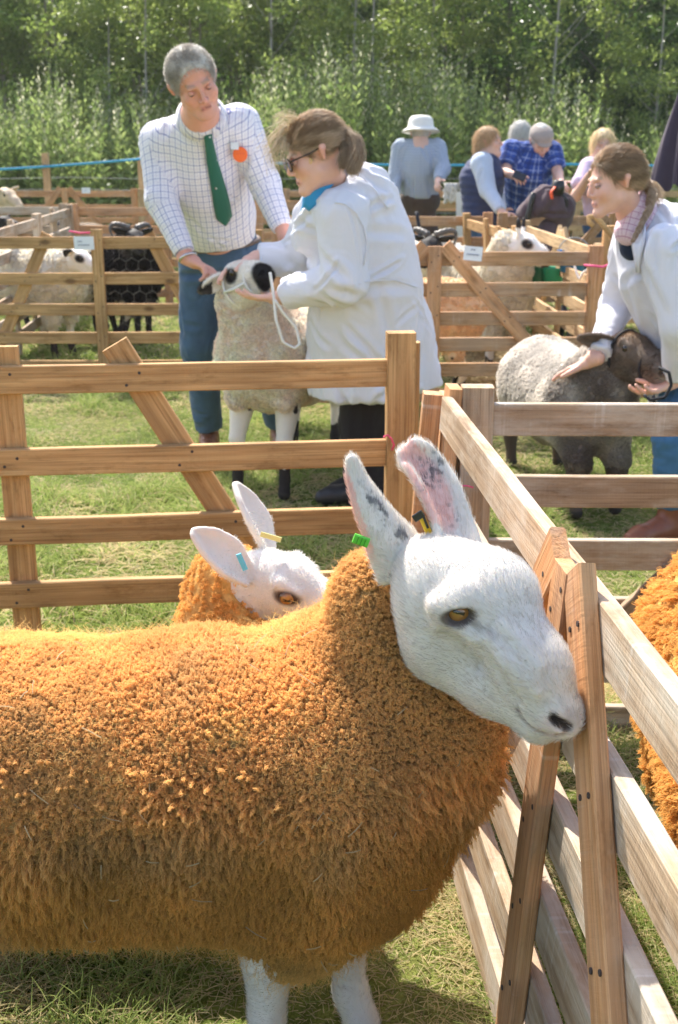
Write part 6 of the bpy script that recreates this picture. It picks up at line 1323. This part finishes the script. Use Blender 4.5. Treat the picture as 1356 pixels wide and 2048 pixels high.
# folded parasol
def parasol():
    c = P(1376, 230, 8.6); o = thing('parasol', 'folded dark parasol at the right edge, hanging in pleats', 'parasol', (c[0], 8.6, 0)); V = []; F = []; n = 48; prof = [(.02, .52), (.05, .45), (.10, .25), (.16, 0), (.20, -.22), (.215, -.34)]
    top = c + A_(0.02, 0, .30)
    for r, z in prof:
        for j in range(n):
            a = 2 * math.pi * j / n; rr = r * (1 + .22 * math.sin(a * 8 + z * 3)); V.append(top + A_(rr * math.cos(a), rr * math.sin(a), z - .45 + (.03 * math.sin(a * 8) if z == -.34 else 0)))
    for i in range(len(prof) - 1):
        for j in range(n): F.append((i * n + j, i * n + (j + 1) % n, (i + 1) * n + (j + 1) % n, (i + 1) * n + j))
    mesh('canopy', V, F, cloth('dark_canvas', (.060, .045, .068), .8, 8, .2), o); MB().tube([A_(top[0], top[1], 0), A_(top[0], top[1], top[2] + .15)], .022, 10).build('pole', simple('grey_pole', (.25, .25, .27), .4, .5), o, True)
    MB().lathe(A_(top[0], top[1], 0), [(.001, 0), (.24, 0), (.24, .03), (.05, .06), (.03, .16), (.001, .16)], 24).build('base', simple('concrete', (.3, .3, .3), .9), o, True)
parasol()
# folded pushchair
def pushchair():
    b = G(1090, 545)[0:2]; Y = 8.75; c = P(1085, 435, Y); o = thing('pushchair', 'folded dark pushchair with mauve hood and curved black handle behind the far hurdle', 'pushchair', (c[0], Y, 0))
    FB = cloth('mauve_canvas', (.11, .075, .085), .8, 14, .25); BKT = simple('black_tube', (.02, .02, .022), .35, .5)
    fl = Field(c - .55, c + .5, .012); fl.chain([P(1060, 425, Y), P(1090, 408, Y), P(1118, 420, Y)], [.09, .12, .11], .04); fl.cap(P(1118, 420, Y), P(1110, 470, Y), .10, .07, .04); fl.ell(P(1072, 455, Y - .02), (.13, .20, .09), None, .02, True)
    V, F = fl.mesh(); V = relax(V, F, 1); V = creases(V, normals(V, F), 30, 4, ((0, 0, 1), (1, 0, .4)), (.05, .2), .02, .014); mesh('hood', V, F, FB, o)
    fl = Field(c - A_(.4, .4, .75), c + A_(.4, .4, .3), .014); fl.chain([P(1100, 460, Y), P(1085, 500, Y), P(1075, 530, Y)], [.09, .11, .10], .04); V, F = fl.mesh(); mesh('seat', relax(V, F, 2), F, FB, o)
    mb = MB(); mb.tube(arc([P(1050, 470, Y - .1), P(1056, 430, Y - .12), P(1068, 385, Y - .12)], 8), .020, 8); mb.tube(arc([P(1125, 470, Y), P(1134, 430, Y - .06), P(1132, 400, Y - .08), P(1118, 385, Y - .08), P(1112, 372, Y - .08)], 16), .018, 8); mb.build('handle', BKT, o, True)
    mb = MB(); mb.lathe(P(1117, 375, Y - .1), [(.001, -.05), (.04, -.05), (.045, 0), (.04, .05), (.001, .05)], 14); mb.build('grip', BKT, o, True)
    MB().tube(arc([P(1110, 374, Y - .14), P(1102, 384, Y - .16), P(1104, 398, Y - .16)], 8), .014, 6, flat=.4).build('strap', simple('orange_strap', (.85, .12, .04), .5), o, True)
    for x in (-.22, .22):
        for y in (-.25, .25):
            w_ = MB().lathe(A_(c[0] + x, Y + y, .12), [(.05, -.02), (.12, -.02), (.125, 0), (.12, .02), (.05, .02)], 24, A_(1, 0, 0)).build('wheel', BKT, o, True); MB().tube([A_(c[0] + x, Y + y, .12), A_(c[0] + x * .6, Y, .45)], .014, 6).build('frame_tube', BKT, o, True)
pushchair()
# lettered board, coats, buckets, crook, ropes
o = thing('sign_board', 'white board with dark green letters leaning on the far hurdle', 'sign', P(930, 430, 11.85)); WB = simple('white_board', (.80, .80, .78), .6, .3, 20, .04)
a, b = P(929, 384, 11.8), P(929, 478, 11.8); MB().board(b, a, .165, .012, (1, 0, 0), .002, 2, 0).build('board', WB, o)
GI = simple('green_paint', (.03, .09, .05), .6)
def letters(txt, u, v, Y, hpx, par, m):
    k = Y / FPX; cd = bpy.data.curves.new('t', 'FONT'); cd.body = txt; cd.size = hpx * k * 1.4; cd.extrude = .001; cd.align_x = 'CENTER'; t = bpy.data.objects.new('t', cd); col.objects.link(t); dg = bpy.context.evaluated_depsgraph_get(); dg.update()
    me = bpy.data.meshes.new_from_object(t.evaluated_get(dg)); bpy.data.objects.remove(t); V = np.array([v_.co for v_ in me.vertices]); p = P(u, v, Y); V = np.stack([p[0] + V[:, 0], np.full(len(V), p[1]) - V[:, 2], p[2] + V[:, 1]], 1)
    mesh('lettering', V, [tuple(f.vertices) for f in me.polygons], m, par, False)
letters('PE', 930, 424, 11.76, 11, o, GI)
def coat_on_rail(u, v, Y, w_, h_, c, label):
    p = P(u, v, Y); g = []
    for i, x in enumerate(np.linspace(-1, 1, 15)):
        g.append([p + A_(x * w_ + .01 * math.sin(k * 2.1 + i), -.035 + .012 * math.sin(i * 1.7 + k * .3) if k > 3 else (.05 - .085 * k / 3), (.02 if 0 < k <= 3 else 0) - max(0, k - 3) / 8 * h_ * (1 + .08 * math.sin(i * 1.3)) - (.12 if k == 0 else 0)) for k in range(12)])
    o = MB().sheet(np.array(g), .008).build('folded_coat', cloth('coat_' + label.split()[0], c, .9, 12, .15), None, True); tag(o, label, 'coat', 'coats hung over the far rail')
coat_on_rail(905, 372, 12.0, .085, .16, (.62, .60, .55), 'pale coat hung over the far rail beside the man in the white hat')
coat_on_rail(929, 372, 11.95, .06, .17, (.22, .21, .17), 'olive coat hung over the far rail beside the woman in the vest')
def bucket(u, v, Y, c, label, r=.14, h=.26):
    p = P(u, v, Y); o = thing('bucket', label, 'bucket', (p[0], Y, 0), 'plastic buckets in the right pens'); z = max(0.0, p[2] - h / 2)
    MB().lathe(A_(p[0], Y, z), [(.001, .002), (r * .75, 0), (r, h), (r * 1.05, h + .005), (r * .97, h), (r * .72, .02), (.001, .02)], 28).build('pail', simple('plastic_' + label.split()[0], c, .35, .5), o, True)
    MB().tube([A_(p[0] + r * math.cos(a), Y - .02, z + h + r * .9 * math.sin(a)) for a in np.linspace(0, math.pi, 12)], .004, 6).build('handle', WIRE, o, True)
bucket(1145, 523, 7.0, (.02, .20, .52), 'blue bucket hooked high on the pale hurdle behind the pinkish one', .09, .12); bucket(1072, 548, 7.2, (.01, .14, .08), 'dark green bucket beside the white sheep with black ears', .075, .12); bucket(1106, 553, 7.15, (.03, .34, .20), 'green bucket close to the pale hurdle post', .07, .10)
mb = MB(); mb.tube(arc([P(1186, 452, 5.7), P(1176, 442, 5.7), P(1178, 431, 5.7), P(1190, 432, 5.7), P(1204, 448, 5.7), P(1222, 470, 5.7), P(1300, 600, 5.6), P(1345, 800, 5.4)], 40), .013, 9); tag(mb.build('shepherds_crook', W_YEL, smooth=True), 'curved wooden crook handle rising beside the girl\'s chin', 'crook')
ROPEW = simple('white_rope', (.80, .78, .74), .8, .1, 200, .15); ROPEB = simple('black_rope', (.03, .03, .035), .7, .2, 200, .2)
KV = SURF[Ksheep.name]
def on(ax, H, s, pts): return [H(*p) for p in pts]
hw = thing('halter', 'white rope halter on the cream sheep\'s head, its end hanging in a loop', 'halter', HK(0, 0, 0))
mb = MB(); ringK = lambda f_, r1, r2, z0: [HK(f_, r1 * math.cos(a), z0 + r2 * math.sin(a)) for a in np.linspace(0, 2 * math.pi, 22)]
mb.tube(ringK(.108, .045, .050, -.022), .006, 7, False); mb.tube(ringK(-.01, .066, .078, -.01), .006, 7, False); mb.tube([HK(.108, -.045, -.03), HK(.05, -.058, -.035), HK(-.01, -.066, -.03)], .006, 7); mb.tube([HK(.108, .045, -.03), HK(.05, .058, -.035), HK(-.01, .066, -.03)], .006, 7); mb.build('headstall', ROPEW, hw, True)
mb = MB(); mb.tube(arc([P(540, 545, 4.40), P(547, 590, 4.38), P(552, 640, 4.36), P(566, 685, 4.36), P(590, 697, 4.36), P(600, 688, 4.36), P(592, 655, 4.37), P(566, 625, 4.37), P(550, 600, 4.37)], 40), .0055, 8); mb.build('lead_rope', ROPEW, hw, True)
hb_ = thing('halter', 'black rope halter on the dark faced sheep with a looped lead', 'halter', HG(0, 0, 0)); ringG = lambda f_, r1, r2, z0: [HG(f_, r1 * math.cos(a), z0 + r2 * math.sin(a)) for a in np.linspace(0, 2 * math.pi, 22)]
mb = MB(); mb.tube(ringG(.112, .044, .050, -.022), .0055, 7, False); mb.tube(ringG(-.01, .064, .078, -.01), .0055, 7, False); mb.tube([HG(.112, -.044, -.03), HG(.05, -.058, -.035), HG(-.01, -.064, -.03)], .0055, 7); mb.build('headstall', ROPEB, hb_, True)
mb = MB(); mb.tube(arc([P(1318, 735, 4.12), P(1338, 745, 4.08), P(1343, 770, 4.08), P(1330, 795, 4.08), P(1300, 800, 4.08), P(1288, 790, 4.1)], 24), .006, 7); mb.tube(arc([P(1306, 790, 4.09), P(1310, 812, 4.09), P(1304, 822, 4.09)], 6), .006, 7); mb.build('lead_rope', ROPEB, hb_, True)
twine(arc([P(1142, 512, 6.6), P(1150, 535, 6.55), P(1158, 560, 6.5), P(1166, 545, 6.5), P(1180, 537, 6.45)], 14), .007, 'white rope loop hanging on the pale hurdle', ROPEW, 'rope_loop', 'rope', None)
twine(arc([P(833, 424, 9.1), P(838, 452, 9.05), P(842, 480, 9.0)], 8), .016, 'black strap hanging on the brown hurdle beside the judge\'s back', ROPEB, 'strap', 'strap', None)
# wire netting on the back of the yellow hurdle
def netting():
    mb = MB(); r = .045; x0 = P(228, 550, 7.34)[0]; x1 = P(372, 550, 7.34)[0]; dx = r * math.sqrt(3)
    for j in range(12):
        z = .10 + j * r * 1.5
        for i in range(int((x1 - x0) / dx) + 1):
            cx = x0 + (i + .5 * (j % 2)) * dx; pt = [A_(cx + r * math.sin(a), 7.345 + .006 * math.sin(cx * 9 + z * 7), z + r * math.cos(a)) for a in np.radians([0, 60, 120, 180])]; mb.tube(pt, .0013, 4, False); mb.tube([pt[0], A_(cx - r * math.sin(math.radians(60)), 7.345, z + r * .5)], .0013, 4, False)
    tag(mb.build('wire_netting', simple('dull_netting', (.14, .14, .13), .6, .2)), 'hexagonal wire netting fixed behind the right half of the yellow hurdle', 'netting')
netting()
# straw in the right pen, wool scraps on the near hurdle
n = 9000; p = np.stack([RS.uniform(.75, 1.28, n), RS.uniform(6.35, 8.0, n), np.zeros(n)], 1); p[:, 2] = .02 + .10 * RS.rand(n) * (1 + vnoise(p, 4, 2)); d = nrm(RS.normal(size=(n, 3)) * A_(1, 1, .35)) * .09
tag(strands('straw', np.stack([p, p + d * .5 + A_(0, 0, .01), p + d], 1), .0028, bpy.data.materials['grass_blades'], None, .7, Col=A_(.62, .50, .30) * RS.uniform(.6, 1.1, (n, 1))), kind='stuff')
# ================================================================ thin scattering volume, added to lighten the background like lens glare
s_ = NT('glare_veil_air'); pv_ = s_.n('ShaderNodeVolumePrincipled'); pv_.inputs['Color'].default_value = (.95, .97, 1, 1); pv_.inputs['Density'].default_value = .0007; pv_.inputs['Anisotropy'].default_value = .35
s_.link(pv_.outputs[0], s_.out.inputs['Volume'])
V = np.array([(x, y, z) for x in (-45, 45) for y in (-12, 60) for z in (-1.2, 11.5)], float)
tag(mesh('glare_veil', V, [(0, 1, 3, 2), (4, 6, 7, 5), (0, 4, 5, 1), (2, 3, 7, 6), (0, 2, 6, 4), (1, 5, 7, 3)], s_.m, smooth=False), kind='stuff')
